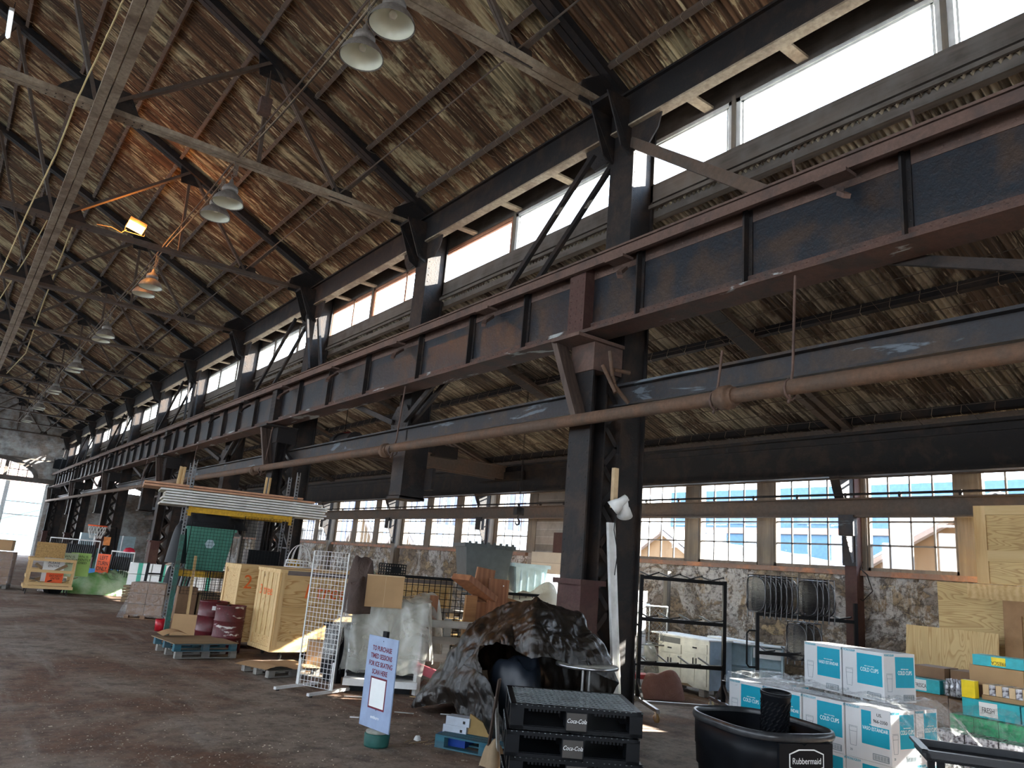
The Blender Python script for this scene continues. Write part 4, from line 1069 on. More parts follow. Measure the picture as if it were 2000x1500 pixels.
# stacked white panels across the top
rs = random.Random(3)
for i in range(8):
    x0 = -.55+rs.uniform(-.1, .1) if i < 6 else -1.0; L_ = 3.75 if i < 6 else 3.9
    if i >= 6: L_ -= .3*(i-6)
    o = thing('partition_sheet', local(RK, x0, -.15+.02*i, 2.86+.062*i), RK.rotation_euler[2], f'long {"white" if i < 6 else "salmon edged"} panel lying across the pallet rack, {["lowest","second","third","fourth","fifth","sixth","seventh","topmost"][i]} of the stack', 'panel', 'panels stacked across the pallet rack')
    MB().box((0, 0, 0), (L_, 1.2, .046)).done('panel', plain('yellowish white panel', (.46, .44, .36), .6) if i < 6 else plain('salmon panel edge', (.50, .27, .16), .6), o)
    MB().box((-.01, -.01, .008), (L_+.01, 0, .038)).done('edge_rail', [plain('salmon panel edge', (.50, .27, .16), .6), white][i < 6], o)
for i, (x, y) in enumerate(((-.25, .6), (-.15, .62), (-.2, .7), (1.85, .7), (1.95, .75))):
    MB().bar(local(RK, x, y+.5, 3.3), local(RK, x+.02, y+.55, 3.85), .05, .03, (0, 1, 0)).done('lumber_strip', pinez, None, f'pale lumber strip standing behind the stacked panels, {["first","second","third","fourth","last"][i]} from the left', 'lumber')
o = thing('green_bin', local(RK, .62, .5, 1.44), RK.rotation_euler[2], 'large green plastic bin standing on the pallet rack shelf', 'bin')
m = MB(); a, b = .40, .52
m.add([V((s1*a, s2*a, 0)) for s1, s2 in ((-1, -1), (1, -1), (1, 1), (-1, 1))]+[V((s1*b, s2*b, .95)) for s1, s2 in ((-1, -1), (1, -1), (1, 1), (-1, 1))], [(3, 2, 1, 0), (0, 1, 5, 4), (1, 2, 6, 5), (2, 3, 7, 6), (3, 0, 4, 7), (4, 5, 6, 7)]); m.done('bin_body', greenpl, o)
MB().box((-.55, -.55, .91), (.55, .55, .97)).done('rim', greenpl, o)
MB().lathe([(0, -.497), (.10, -.497)], n=6, M=Matrix.Rotation(0, 4, 'X')).done('x', white, o) if False else None
m = MB(); m.prism([V((.0+.11*cos(k*pi/3), -.505, .6+.11*sin(k*pi/3))) for k in range(6)], (0, .02, 0)); m.done('round_label', bluegr_lid, o)
o2 = thing('black_cloth', local(RK, .72, .5, 2.42), .1, 'black cloth lying over the top of the green bin', 'cloth'); drape(lambda t: .62, .28, seed=21, rough=.12, sx=1.25, top=.4).done('sheet', cloth_b, o2)
for i, (x, y, lb) in enumerate(((.15, -.10, 'left black wire grid panel hanging in front of the green bin'), (1.3, -.12, 'right black wire grid panel hanging on the pallet rack'))):
    o = thing('wire_grid_sheet', local(RK, x+.0, y, .9 if i == 0 else 1.0), RK.rotation_euler[2], lb, 'grid panel'); gridpanel(.95, 1.62 if i == 0 else 1.75, .075, .003).done('wire_grid', blackm, o)
for i in range(3):
    o = thing('wire_grid_sheet', local(RK, .62+.04*i, -.3-.06*i, .0), RK.rotation_euler[2], f'black wire grid panel standing on the floor before the rack, {["rear","middle","front"][i]} one', 'grid panel', 'wire grids on the floor at the rack'); o.rotation_euler[0] = -.08
    gridpanel(.75, 1.45, .05+.01*i, .003).done('wire_grid', blackm, o)
for i in range(5):
    c = [card_d, dirtyp, card, card_d, black][i]
    carton('carton', local(RK, .15+.46*i, .3, .02+.0*i), RK.rotation_euler[2], .42, .6, 1.0-.12*(i % 3), c, f'dark carton standing under the rack shelf, {["leftmost","second","middle","fourth","rightmost"][i]} of five', 'box', 'cartons under the pallet rack shelf')
carton('black_crate', local(RK, 1.55, .25, 1.44), RK.rotation_euler[2], .75, .7, .55, black, 'black crate stack on the right of the rack shelf', 'crate', tape=False)
carton('yellow_box', local(RK, RW+.15, .2, 1.1), RK.rotation_euler[2], .25, .3, .75, yellow, 'narrow yellow steel box just right of the rack', 'box', tape=False)
carton('yellow_box_stand', local(RK, RW+.10, .15, 0), RK.rotation_euler[2], .35, .4, 1.1, dirtyp, 'wooden stand under the narrow yellow box', 'stand', tape=False)
# red bucket, cardboard sheet
p = gz(313, 1232)
o = thing('red_bucket', p, 0, 'small red bucket behind the blue pallet', 'bucket'); MB().lathe([(0, 0), (.13, 0), (.15, .26), (.14, .26), (.12, .03)], n=18).done('bucket', plain('red plastic', (.42, .01, .02), .4), o)
p = gz(340, 1240)
sh = frame_at('cardboard_sheet', gz(330, 1242), gz(372, 1245), 'brown cardboard sheet standing behind the blue pallet', 'cardboard'); sh.rotation_euler[0] = -.12
MB().box((0, 0, 0), (.62, .012, .48)).done('sheet', card, sh)
# blue pallet on a grey pallet, plywood on top
d = V((cos(radians(4)), sin(radians(4)), 0))
PB = thing('grey_pallet', (3.93, 14.95, 0), radians(4), 'weathered grey wooden pallet lying on the floor under the blue one', 'pallet'); pallet(PB, 1.12, 1.15, greyw)
PB = thing('blue_pallet', (3.87, 14.87, .132), radians(5), 'blue painted wooden pallet on top of the grey pallet', 'pallet'); pallet(PB, 1.15, 1.15, bluew)
o = thing('plywood_sheet', (3.84, 14.82, .265), radians(6), 'dirty plywood sheet lying on the blue pallet', 'board'); MB().box((0, 0, 0), (1.2, 1.2, .014)).done('sheet', dirtyp, o)
o = thing('cardboard_piece', (3.86, 15.75, .28), radians(10), 'curled cardboard piece at the back of the blue pallet', 'cardboard'); MB().grid(lambda a, b: V((a*.55, b*.3, .02+.07*sin(a*3.3)+.03*b)), 10, 4).done('sheet', card, o)
# drums
def drum(loc, mat, label, rz=0):
    o = thing('steel_drum', loc, rz, label, 'drum'); r = .285
    MB().lathe([(0, .01), (r-.01, .01), (r, 0), (r, .28), (r+.012, .295), (r, .31), (r, .58), (r+.012, .595), (r, .61), (r, .87), (r+.01, .885), (r-.012, .885), (r-.015, .86), (0, .86)], n=40).done('drum_body', mat, o)
    MB().lathe([(0, .862), (.04, .862), (.04, .878), (0, .878)], (.12, .08, 0), n=10).done('bung', steel, o); return o
d1 = drum((5.05, 16.95, 0), maroon, 'plain maroon steel drum, the left one of the two beside the crate'); MB().prism([V((-.10, -.27, .72)), V((-.03, -.285, .72)), V((-.03, -.285, .80)), V((-.10, -.27, .80))], (0, .01, 0)).done('paper_label', white_s, d1)
drum((5.10, 15.93, 0), maroon_w, 'maroon steel drum with flaking white paint spots', 1.0)

# big plywood crate
CA = math.atan2(.30, 1.0)*.35
CRL = thing('plywood_crate', (5.57, 14.72, 0), radians(3), 'big light plywood crate with orange sprayed lettering on low wheels', 'crate')
cw, cd, ch = 4.1, 1.05, 1.62; zb = .17
MB().box((0, .02, zb+.04), (cw, cd-.02, ch)).done('crate_box', ply, CRL)
MB().box((-.03, -.03, ch), (cw+.03, cd+.03, ch+.06)).done('lid', pine, CRL)
MB().box((.12, -.034, ch-.04), (cw, -.02, ch+.045)).done('grey_strip', plain('grey felt strip', (.16, .13, .12), .8), CRL)
MB().box((-.03, -.02, zb-.02), (cw+.02, cd+.02, zb+.06)).done('skid', pine, CRL)
for y in (0, cd-.1): MB().box((-.025, y, zb+.06), (.0, y+.10, ch)).done('batten', pinez, CRL)
for y in (.14, .36, .58, .80): MB().box((-.015, y, zb+.25), (.0, y+.17, ch-.02)).done('end_board', plyz, CRL)
for x in (0, cw-.1): MB().box((x, -.02, zb+.06), (x+.10, .02, ch)).done('batten', pinez, CRL)
for z in (zb+.06, .86, ch-.12): MB().box((.10, -.018, z), (cw-.1, .02, z+.12)).done('batten', pine, CRL)
for x in (.25, 1.2, 2.4, 3.7):
    for y in (.12, cd-.12): caster(rubber, blackm, x, y, .072, CRL)
text('spray_lettering', '1 tree', (.95, -.022, 1.28), (1, 0, 0), (0, 0, 1), .40, spray, CRL, shear=.15, sx=1.0)
text('spray_lettering', '3 tree', (-.03, .55, 1.25), (0, -1, 0), (0, 0, 1), .26, spray, CRL)
C2 = thing('plywood_crate', (5.35, 16.45, 0), radians(3), 'second plywood crate with an orange sprayed figure 2 behind the big one', 'crate')
MB().box((0, 0, .12), (3.6, .9, 1.60)).done('crate_box', ply, C2); MB().box((-.02, -.02, 1.6), (3.62, .92, 1.68)).done('lid', pine, C2)
for y in (0, .8): MB().box((-.02, y, .1), (.0, y+.1, 1.6)).done('batten', pinez, C2)
MB().box((0, 0, 0), (.1, .9, .12)).box((3.4, 0, 0), (3.5, .9, .12)).done('skid', pine, C2)
text('spray_lettering', '2', (.18, -.004, 1.32), (1, 0, 0), (0, 0, 1), .4, spray, C2)
# wire dome and basket on the crates
WD = thing('wire_dome', (6.75, 16.9, 1.69), 0, 'white wire dome standing on the second plywood crate', 'wire cage')
m = MB()
for i in range(10):
    a = i*pi/5; m.tube([(.27*cos(a)*cos(t), .27*sin(a)*cos(t), .08+.42*sin(t)) for t in [q*pi/16 for q in range(9)]], .008, 4)
for z, r in ((0, .30), (.08, .27), (.14, .28)): m.tube([(r*cos(q*pi/12), r*sin(q*pi/12), z+.01) for q in range(24)], .012, 5, closed=True)
for i in range(12): a = i*pi/6; m.tube([(.3*cos(a), .3*sin(a), .01), (.28*cos(a), .28*sin(a), .14)], .01, 4)
m.done('wire_cage', white, WD)
BK = thing('black_basket', (7.95, 14.95, 1.69), radians(3), 'black plastic basket standing on the big plywood crate', 'basket')
m = MB()
for i in range(9):
    for y in (0, .32): m.box((.06*i, y, 0), (.06*i+.02, y+.01, .26))
for j in range(5): m.box((0, -.002, .06*j), (.5, .012, .06*j+.02)); m.box((0, .32, .06*j), (.5, .33, .06*j+.02)); m.box((0, 0, .06*j), (.012, .33, .06*j+.02)); m.box((.488, 0, .06*j), (.5, .33, .06*j+.02))
m.box((0, 0, 0), (.5, .33, .01)); m.box((.12, -.004, .06), (.38, .0, .2)); m.done('basket', black, BK)
o = thing('green_scraps', (7.55, 14.9, 1.69), 0, 'small heap of green and white scraps on the crate top', 'scraps'); drape(lambda t: .14, .09, seed=4, n=20, m=8, rough=.05).done('scraps', tarp_g, o)

# cardboard on a low pallet, carton, black tote
LP = thing('low_pallet', (4.86, 12.75, 0), radians(12), 'low dark pallet under the curled cardboard', 'pallet'); pallet(LP, 1.0, .85, greyw, h=.11)
o = thing('curled_cardboard', (4.80, 12.70, .112), radians(12), 'large curled sheet of cardboard lying on the low pallet', 'cardboard')
MB().grid(lambda a, b: V((a*1.15-.05, b*.98-.05, .02+.06*max(0, sin(a*5.5+.6))*(1-.6*b)-.06*max(0, .22-a)*4*(.4+b*.2))), 26, 6).done('sheet', card, o)
carton('carton', (5.72, 13.32, 0.0), radians(-20), .36, .36, .52, card, 'brown carton with print behind the white wire grid', 'box')
TB = thing('black_tote', (5.75, 12.1, 0), radians(8), 'tall ribbed black plastic tote behind the white wire grid', 'tote')
m = MB(); m.box((0, 0, .1), (.52, .5, .86)); m.box((-.03, -.03, .86), (.55, .53, .92)); [m.box((.05+.11*i, -.02, .15), (.09+.11*i, 0, .84)) for i in range(5)]; m.done('tote_body', black, TB)
m = MB(); m.lathe([(0, -.06), (.1, -.06), (.1, .06), (0, .06)], n=16, M=Matrix.Translation((.5, .12, .11)) @ Matrix.Rotation(pi/2, 4, 'Y')); m.done('wheel', rubber, TB); MB().box((0, 0, 0), (.1, .4, .1)).done('foot', black, TB)
# white wire grid on feet
GW = thing('wire_grid_stand', (4.98, 11.85, 0), math.atan2(-.66, .30), 'tall white wire grid display panel standing on two flat feet', 'grid panel')
g = gridpanel(.72, 2.02, .072, .0028, .009)
g.v = [(x, y, z+.06) for x, y, z in g.v]; g.done('wire_grid', white, GW)
for x in (.03, .69): MB().box((x-.025, -.48, .02), (x+.025, .42, .06)).done('foot', white, GW); MB().box((x-.012, -.012, .05), (x+.012, .012, .45)).done('socket', white, GW)
for x in (.03, .69):
    for y in (-.42, .36): MB().box((x-.02, y-.02, 0), (x+.02, y+.02, .02)).done('foot_pad', blackm, GW)
# gondola shelf unit under plastic, cloth and carton on it
GO = frame_at('gondola_shelf', (5.66, 11.62), (6.62, 11.06), 'white shop shelf unit wrapped in clear plastic sheeting', 'shelf unit')
m = MB(); m.box((0, -.25, .10), (1.15, .3, .20)); m.done('base_shelf', white, GO)
m = MB(); m.box((0, .28, .2), (1.15, .34, 1.42)); m.done('back_panel', cream, GO)
m = MB(); m.box((0, .0, .2), (.03, .34, 1.35)); m.box((1.12, 0, .2), (1.15, .34, 1.35)); m.done('side_panel', white, GO)
m = MB(); m.box((.03, -.05, .24), (1.12, .28, .27)); m.done('gap_shade', black, GO)  # black slab stands in for the shade in a gap
m = MB()
for i in range(12): m.box((.012, -.012, .25+.09*i), (.026, 0, .29+.09*i))
m.done('slots', black, GO); m = MB(); m.box((.1, -.1, 0), (1.05, .3, .10)); m.done('plinth', black, GO)
def cover(a, b):
    # plastic over the unit: front skirt to top
    x = -.08+1.32*a; t = b
    if t < .5: y = -.32+.30*(t/.5)**.7+.03*sin(a*17+t*9); z = .32+1.05*(t/.5)
    else: y = -.02+.5*((t-.5)/.5); z = 1.37+.10*sin((t-.5)*3)
    return V((x+.03*sin(t*13+a*5), y+.02*sin(a*31), z+.02*sin(a*23+t*8)))
MB().grid(cover, 26, 20).done('plastic_cover', milky, GO)
def side(s_):
    def fn(a, b):
        y = -.36+.85*a; z = .5+.9*b; return V(((-.06 if s_ < 0 else 1.22)+s_*(.12*(1-b)+.03*sin(a*9+b*7)), y*(1-.2*b), z))
    return fn
MB().grid(side(-1), 10, 10).done('plastic_side', clear, GO); MB().grid(side(1), 10, 10).done('plastic_side', milky, GO)
o = thing('plastic_bag', local(GO, -.28, -.1, 0), 0, 'thin clear plastic hanging down at the left of the shop shelf', 'plastic film'); MB().grid(lambda a, b: V((.05*sin(b*9), .5*a, .42+.75*b+.0*a))+V((.3*b, 0, 0)), 8, 10).done('film', clear, o)
o = thing('brown_cloth', local(GO, .02, -.05, 1.16), 0, 'crumpled dark brown cloth hung over the left of the shop shelf', 'cloth'); drape(lambda t: .21+.05*cos(3*t), .50, seed=31, rough=.40, top=.5, n=90, m=44).done('cloth', tarp_br, o)
o = carton('flat_carton', local(GO, .18, -.13, 1.28), GO.rotation_euler[2]+.12, .60, .32, .50, card, 'upright plain cardboard box on top of the shop shelf', 'box', tape=False)
MB().box((.298, -.003, 0), (.302, 0, .50)).done('fold_line', card_e, o); MB().box((-.003, -.003, .49), (.603, .323, .503)).done('top_edge', card_e, o)
o = thing('grey_sack', local(GO, 1.15, .80, 0), 0, 'grey plastic covered hump right of the cardboard box', 'covered goods'); drape(lambda t: .42+.06*cos(2*t), 1.45, seed=14, rough=.12, top=.35, p=3, n=44).done('cover', milky, o)
m = MB()
# sign on its bucket
SG = thing('ticket_sign', (4.415, 8.15, 0), radians(-84), 'pale blue ice skating ticket sign on a post', 'sign')
MB().box((-.30, -.012, .18), (.30, .002, 1.165)).done('board', signblue, SG)
MB().box((-.04, .0, .06), (.04, .035, 1.23)).done('post', blackm, SG)
u_ = (1, 0, 0)
for i, t_ in enumerate(('TO PURCHASE', 'TIMED SESSIONS', 'FOR ICE SKATING', 'SCAN HERE')): text('lettering', t_, (0.0, -.0125, 1.03-.085*i), u_, (0, 0, 1), .074, redink, SG, sx=.80, bold=.0018)
m = MB(); m.box((-.165, -.0135, .385), (.165, -.0120, .725)); m.done('dark_frame', redink, SG); MB().box((-.145, -.0142, .405), (.145, -.0134, .705)).done('white_field', white_s, SG)
text('footer_lettering', 'emburn', (.0, -.0125, .30), u_, (0, 0, 1), .05, white_s, SG, sx=1.1)
for z in (1.12, .38): MB().rivet((0.01, -.012, z), (0, -1, 0), .008).done('bolt', ink, SG)
SB = thing('sign_bucket', (4.47, 8.16, 0), 0, 'dark green weighted bucket at the foot of the ticket sign', 'bucket')
MB().lathe([(0, 0), (.135, 0), (.14, .02), (.145, .13), (.135, .14), (0, .135)], n=28).done('bucket', plain('dark green concrete bucket', (.015, .09, .075), .6, var=.3), SB)
MB().lathe([(0, .136), (.13, .137), (.132, .16), (.09, .175), (0, .17)], n=20).done('concrete', plain('concrete', (.28, .28, .24), .9, var=.3, scale=20), SB)
# grey upright pallet, yellow barricade boards, pink barrier
GP = frame_at('grey_upright_pallet', (6.78, 11.35), (7.95, 10.95), 'weathered grey slatted pallet standing on edge', 'pallet')
for i, z in enumerate((.18, .46, .74, 1.0)): MB().box((-.05+.04*(i % 2), -.03, z), (1.12, -.01, z+.12)).done('slat', greywz if i % 2 else greyw, GP)
for x in (.42, 1.0): MB().box((x, -.01, 0), (x+.12, .06, 1.15)).done('upright', greywz, GP)
YB = thing('yellow_boards', (6.95, 10.65, .45), -.35, 'chipped yellow boards lying in front of the grey pallet', 'boards')
m = MB(); m.bar((0, 0, .02), (1.3, .1, .06), .14, .03); m.done('board', rusty('chipped yellow paint', (.60, .38, .04), (.16, .10, .05), .5, metal=0, scale=6), YB); MB().bar((.3, .05, .09), (1.3, .3, .14), .13, .03).done('board', MATS['chipped yellow paint'], YB)
m = MB(); m.bar((.1, -.2, .12), (1.25, .0, .0), .1, .02); m.done('board', white, YB); MB().box((.2, .0, -.45), (.3, .1, 0)).box((1.1, 0, -.45), (1.2, .1, .0)).done('support', greyw, YB)
PBr = thing('pink_barrier', (6.55, 10.95, 0), 0, 'faded pink red plastic barrier lying beside the shop shelf', 'barrier')
pk = plain('faded pink red plastic', (.42, .08, .10), .6)
MB().bar((0, 0, .42), (.62, -1.0, .17), .05, .14, (0, 0, 1)).done('rail', pk, PBr); MB().bar((.62, -1.0, .17), (1.3, -1.25, .17), .05, .2, (0, 0, 1)).done('rail', pk, PBr)
MB().box((.50, -1.2, .12), (.7, -1.18, .3), Matrix.Rotation(-.2, 4, 'X')).done('paper_notice', white_s, PBr); MB().box((.0, -.05, 0), (.08, .05, .4)).box((.62, -1.05, 0), (.67, -1.0, .1)).done('foot', white, PBr); MB().box((.95, -1.32, .2), (1.25, -1.28, .34)).done('black_box', black, PBr)
# brown wooden bench stack
BW = thing('wooden_bench', (7.62, 11.1, 0), -.25, 'stack of red brown stained bench parts stood on end', 'bench')
MB().bar((.42, 0, .2), (.47, 0, 1.86), .36, .06, (0, 1, 0)).done('tall_plank', redwd, BW); MB().bar((-.02, .12, .2), (.02, .12, 1.55), .20, .09, (0, 1, 0)).done('leg', orangewd, BW)
MB().bar((-.28, -.1, 1.85), (.32, .1, 1.52), .5, .10).done('seat_plank', redwd, BW); MB().bar((.3, .2, 1.55), (1.15, .2, 1.38), .12, .16).done('rail', orangewd, BW)
MB().bar((.2, .25, 1.2), (.3, .25, 2.02), .34, .06, (0, 1, 0)).done('back_plank', redwd, BW); MB().box((.05, .1, .5), (.30, .4, 1.45)).done('inner_box', redwd, BW)
for i, x in enumerate((-.62, .05)): MB().bar((x, .3, 0), (x+.03, .3, 1.5-.4*i), .14, .06, (0, 1, 0)).done('post', redwd, BW)
MB().box((-.1, -.2, 0), (.8, .4, .2)).done('base', dirtyp, BW)
for i in range(6):
    MB().rivet((.44+(.1 if i % 2 else -.1), -.035, .5+.25*i), (0, -1, 0), .014).done('bolt', white, BW)
# black grid fence with pallets and crates behind the bench
for i, (x, y, w_, h_, st, lb) in enumerate(((7.1, 13.4, 2.0, 1.72, .12, 'black open wire fence standing behind the shop shelf'), (9.0, 12.4, 1.3, 1.55, .14, 'rusty orange wire crate side behind the bench parts'))):
    o = thing('wire_fence', (x, y, 0), -.18, lb, 'wire fence'); g = gridpanel(w_, h_, st, .006, .012); g.done('wire_grid', [blackm, steel_p][i], o); MB().box((0, -.02, h_), (w_, .02, h_+.05)).done('top_rail', blackm, o)
for j in range(7):
    o = thing('stored_pallet', (8.4+.0*j, 13.3, .16*j), .05*(-1)**j, f'tan wooden pallet in the stack behind the wire fence, {["lowest","second","third","fourth","fifth","sixth","topmost"][j]}', 'pallet', 'pallets stacked behind the wire fence')
    pallet(o, 1.2, 1.0, pine if j % 2 else greyw, h=.15)
# grey bins
GB = thing('grey_bin', (10.0, 14.3, 1.50), -.35, 'big dark slate plastic bin turned upside down on the pile', 'bin')
def taper(a, b, h_, d=1): 
    return [V((s1*a, s2*a*d, 0)) for s1, s2 in ((-1, -1), (1, -1), (1, 1), (-1, 1))]+[V((s1*b, s2*b*d, h_)) for s1, s2 in ((-1, -1), (1, -1), (1, 1), (-1, 1))]
TF = [(3, 2, 1, 0), (0, 1, 5, 4), (1, 2, 6, 5), (2, 3, 7, 6), (3, 0, 4, 7), (4, 5, 6, 7)]
MB().add(taper(.42, .54, 1.0), TF).done('bin_body', slate, GB); MB().box((-.58, -.58, .95), (.58, .58, 1.03)).done('rim', slate, GB)
m = MB(); [m.box((-.5+.14*i, -.60, .97), (-.45+.14*i, -.55, 1.07)) for i in range(8)]; m.done('handles', slate, GB)
MB().box((.02, -.47, .15), (.14, -.455, .3), Matrix.Rotation(.1, 4, 'X')).done('paper_label', white_s, GB)
for i, (x, y, z, c, lb) in enumerate(((11.0, 13.95, 1.45, bluegr_lid, 'pale blue grey tote beside the slate bin'), (10.95, 13.85, .98, slate, 'slate tote under the pale blue grey one'), (11.75, 13.6, 1.0, bluegr_lid, 'low pale blue grey tote right of the taller one'), (10.0, 14.1, 1.02, slate, 'dark tote carrying the upside down slate bin'))):
    o = thing('storage_tote', (x, y, z), -.35, lb, 'tote'); MB().add(taper(.3, .38, .72 if i == 0 else .42), TF).done('tote_body', c, o); MB().box((-.43, -.43, .66 if i == 0 else .38), (.43, .43, .74 if i == 0 else .44)).done('rim', c, o)
    m = MB(); [m.box((-.25+.16*k, -.385, .1), (-.21+.16*k, -.35, .6 if i == 0 else .36)) for k in range(4)]; m.done('ribs', c, o)
for i, (x, y) in enumerate(((9.5, 13.75), (10.45, 13.4))):
    o = thing('bin_stand', (x, y, 0), -.35, ['pallet block under the slate bins', 'pallet block under the pale totes'][i], 'pallet block'); MB().box((0, 0, 0), (.9 if i == 0 else 1.6, .9, 1.0 if i == 0 else .97)).done('block', dirtyp, o)
# ivory tarps behind
for i, (x, y, h_, r_, sx_, mt, lb) in enumerate(((9.9, 12.5, 1.6, .62, 1.25, tarp_y, 'ivory yellow tarp thrown over goods left of the column'), (12.9, 13.6, 1.95, .8, 1.15, tarp_y, 'tall ivory tarp with a peak near the side wall'), (11.6, 12.55, 1.45, .55, 1.1, tarp_w, 'off white sheet over goods in front of the ivory tarps'), (8.75, 12.15, .9, .33, 1.0, tarp_w, 'small off white sheet seen through the wire fence'))):
    o = thing('covered_goods', (x, y, 0), -.2, lb, 'covered goods'); drape(lambda t: r_+.12*cos(2*t+i), h_, seed=40+i, rough=.14, top=.4, p=3, sx=sx_).done('tarp', mt, o)
o = thing('wire_cage', (11.2, 11.2, 0), -.3, 'white wire cage in front of the ivory tarps', 'wire cage'); m = MB()
for z in (.05, .8, 1.55): m.tube([(0, 0, z), (1.15, 0, z), (1.15, .7, z), (0, .7, z)], .016, 5, closed=True)
for x, y in ((0, 0), (1.15, 0), (1.15, .7), (0, .7), (.55, 0)): m.tube([(x, y, 0), (x, y, 1.55)], .018, 5)
m.done('frame', chrome, o); m = MB()
for i in range(-9, 16):
    for s_ in (-1, 1):
        x0, x1 = .1*i, .1*i+.75; z0, z1 = (.8, 1.55) if s_ > 0 else (1.55, .8)
        a0, a1 = max(0, (0-x0)/.75), min(1, (1.15-x0)/.75)
        if a1 > a0: m.bar((x0+.75*a0, 0, z0+(z1-z0)*a0), (x0+.75*a1, 0, z0+(z1-z0)*a1), .005, .005, (0, 1, 0))
m.done('mesh', chrome, o)

# ------------------------------------------------------------------ black tarp pile with its pallet
BT = thing('black_tarp_pile', (6.42, 9.05, 0), 0, 'large pile under a glossy black brown plastic tarp beside the nearest column', 'covered goods')
TP = {
 'peak': gy(1050, 1165, 7.65), 'r1': gy(1093, 1183, 7.4), 'r2': gy(1135, 1204, 7.2), 'r3': gy(1172, 1252, 6.9), 'r4': gy(1198, 1296, 6.68), 'r5': gy(1209, 1336, 6.6),
 'l0': gy(985, 1187, 8.5), 'l1': gy(917, 1215, 9.0), 'l2': gy(888, 1265, 9.0), 'l3': gy(854, 1335, 9.1), 'b1': gy(882, 1374, 8.7), 'b2': gy(917, 1420, 8.15), 'b3': gy(951, 1455, 7.65), 'b4': gy(972, 1488, 7.25),
 'i1': gy(1000, 1215, 7.5), 'i2': gy(1045, 1215, 7.0), 'i3': gy(1100, 1240, 6.85), 'i4': gy(945, 1240, 8.3), 'i5': gy(915, 1300, 8.4), 'i6': gy(905, 1350, 8.25), 'i7': gy(945, 1395, 7.7),
 'o1': gy(940, 1275, 7.9), 'o2': gy(970, 1256, 7.4), 'o3': gy(1010, 1275, 7.1), 'o4': gy(1040, 1290, 6.8), 'o5': gy(1077, 1288, 6.7), 'o6': gy(1120, 1300, 6.65), 'o7': gy(1160, 1310, 6.62),
 'h1': gy(955, 1320, 7.6), 'h2': gy(975, 1380, 7.35), 'h3': gy(990, 1440, 7.2), 'h4': gy(996, 1478, 7.1),
 'k1': V((6.95, 8.9, 1.35)), 'k2': V((6.75, 8.0, 1.45)), 'k3': V((7.1, 10.2, .9)), 'k4': V((7.2, 9.4, 0)), 'k5': V((6.95, 8.4, 0)), 'k6': V((6.0, 10.0, 0)), 'k7': V((7.1, 10.4, 0)), 'k8': V((6.85, 7.5, .9)), 'k9': V((6.85, 7.5, 0))}
TT = """peak r1 i2;r1 i3 i2;r1 r2 i3;r2 r3 i3;r3 r4 i3;r4 r5 o7;r4 o7 i3;peak i2 i1;peak i1 l0;l0 i1 i4;l0 i4 l1;l1 i4 l2;l2 i4 i5;l2 i5 l3;l3 i5 i6;l3 i6 b1;b1 i6 b2;i6 i7 b2;b2 i7 b3;i7 h2 b3;b3 h2 h3;b3 h3 b4;h3 h4 b4;
i4 o1 i5;i5 o1 h1;i5 h1 i6;i6 h1 i7;h1 h2 i7;i1 o2 i4;o2 o1 i4;i1 i2 o3;i1 o3 o2;i2 o4 o3;i2 i3 o5;i2 o5 o4;i3 o6 o5;i3 o7 o6;
peak l0 k2;l0 k1 k2;l0 l1 k1;l1 k3 k1;peak k2 r1;r1 k2 r2;k2 k8 r2;r2 k8 r3;k8 r4 r3;k8 r5 r4;k1 k3 k4;k1 k4 k2;k4 k5 k2;k5 k8 k2;k5 k9 k8;k9 r5 k8;l1 l2 k3;l2 l3 k6;l2 k6 k3;k3 k6 k7;k3 k7 k4;l3 b1 k6""".replace(chr(10), '')
def tri_sheet(P, tris, lev, amp, seed, mat, name, par, cre=1.0):
    g = MB(); g_v = {}; vs = []; fs = []; off = par.location
    def vid(p):
        k = (round(p.x, 4), round(p.y, 4), round(p.z, 4))
        if k not in g_v: g_v[k] = len(vs); vs.append(p)
        return g_v[k]
    def rec(a, b, c, l):
        if l == 0: fs.append((vid(a), vid(b), vid(c))); return
        ab, bc, ca = (a+b)/2, (b+c)/2, (c+a)/2
        rec(a, ab, ca, l-1); rec(ab, b, bc, l-1); rec(ca, bc, c, l-1); rec(ab, bc, ca, l-1)
    for t in tris:
        a, b, c = [P[k] for k in t.split()]; rec(a, b, c, lev)
    nr = [V() for _ in vs]
    for f in fs:
        n = (vs[f[1]]-vs[f[0]]).cross(vs[f[2]]-vs[f[0]])
        for i in f: nr[i] += n
    # a few relaxation passes round the facets off
    nb = [set() for _ in vs]
    for f in fs:
        for i in range(3): nb[f[i]].update((f[(i+1) % 3], f[(i+2) % 3]))
    for _ in range(7): vs = [p*.45+sum((vs[j] for j in q), V())/len(q)*.55 for p, q in zip(vs, nb)]
    out = []
    for p, n in zip(vs, nr):
        n = n.normalized() if n.length else V((0, 0, 1)); q = p*1.0
        d = NZ.noise(V((q.x*2.2+seed, q.y*2.2, q.z*2.2)))*amp*1.8 - .04 + (.5-abs(NZ.noise(V((q.x*4+seed+NZ.noise(q*2), q.y*4, q.z*2.2)))))*amp*1.25*cre + (.35-abs(NZ.noise(V((q.x*9+seed, q.y*9+NZ.noise(q*3)*2, q.z*4)))))*amp*.55*cre
        d += (.3-abs(NZ.noise(V((q.x*18+seed, q.y*18+NZ.noise(q*5)*2, q.z*9)))))*amp*.2*cre
        out.append(V((p.x+n.x*d, p.y+n.y*d, max(.004, p.z+n.z*d)))-off)
    g.add(out, fs, True); return g.done(name, mat, par)
from mathutils import noise as NZ
BT.location = (6.4, 8.2, 0)
tri_sheet(TP, TT.split(';'), 5, .06, 3.3, M_blktarp, 'tarp', BT)
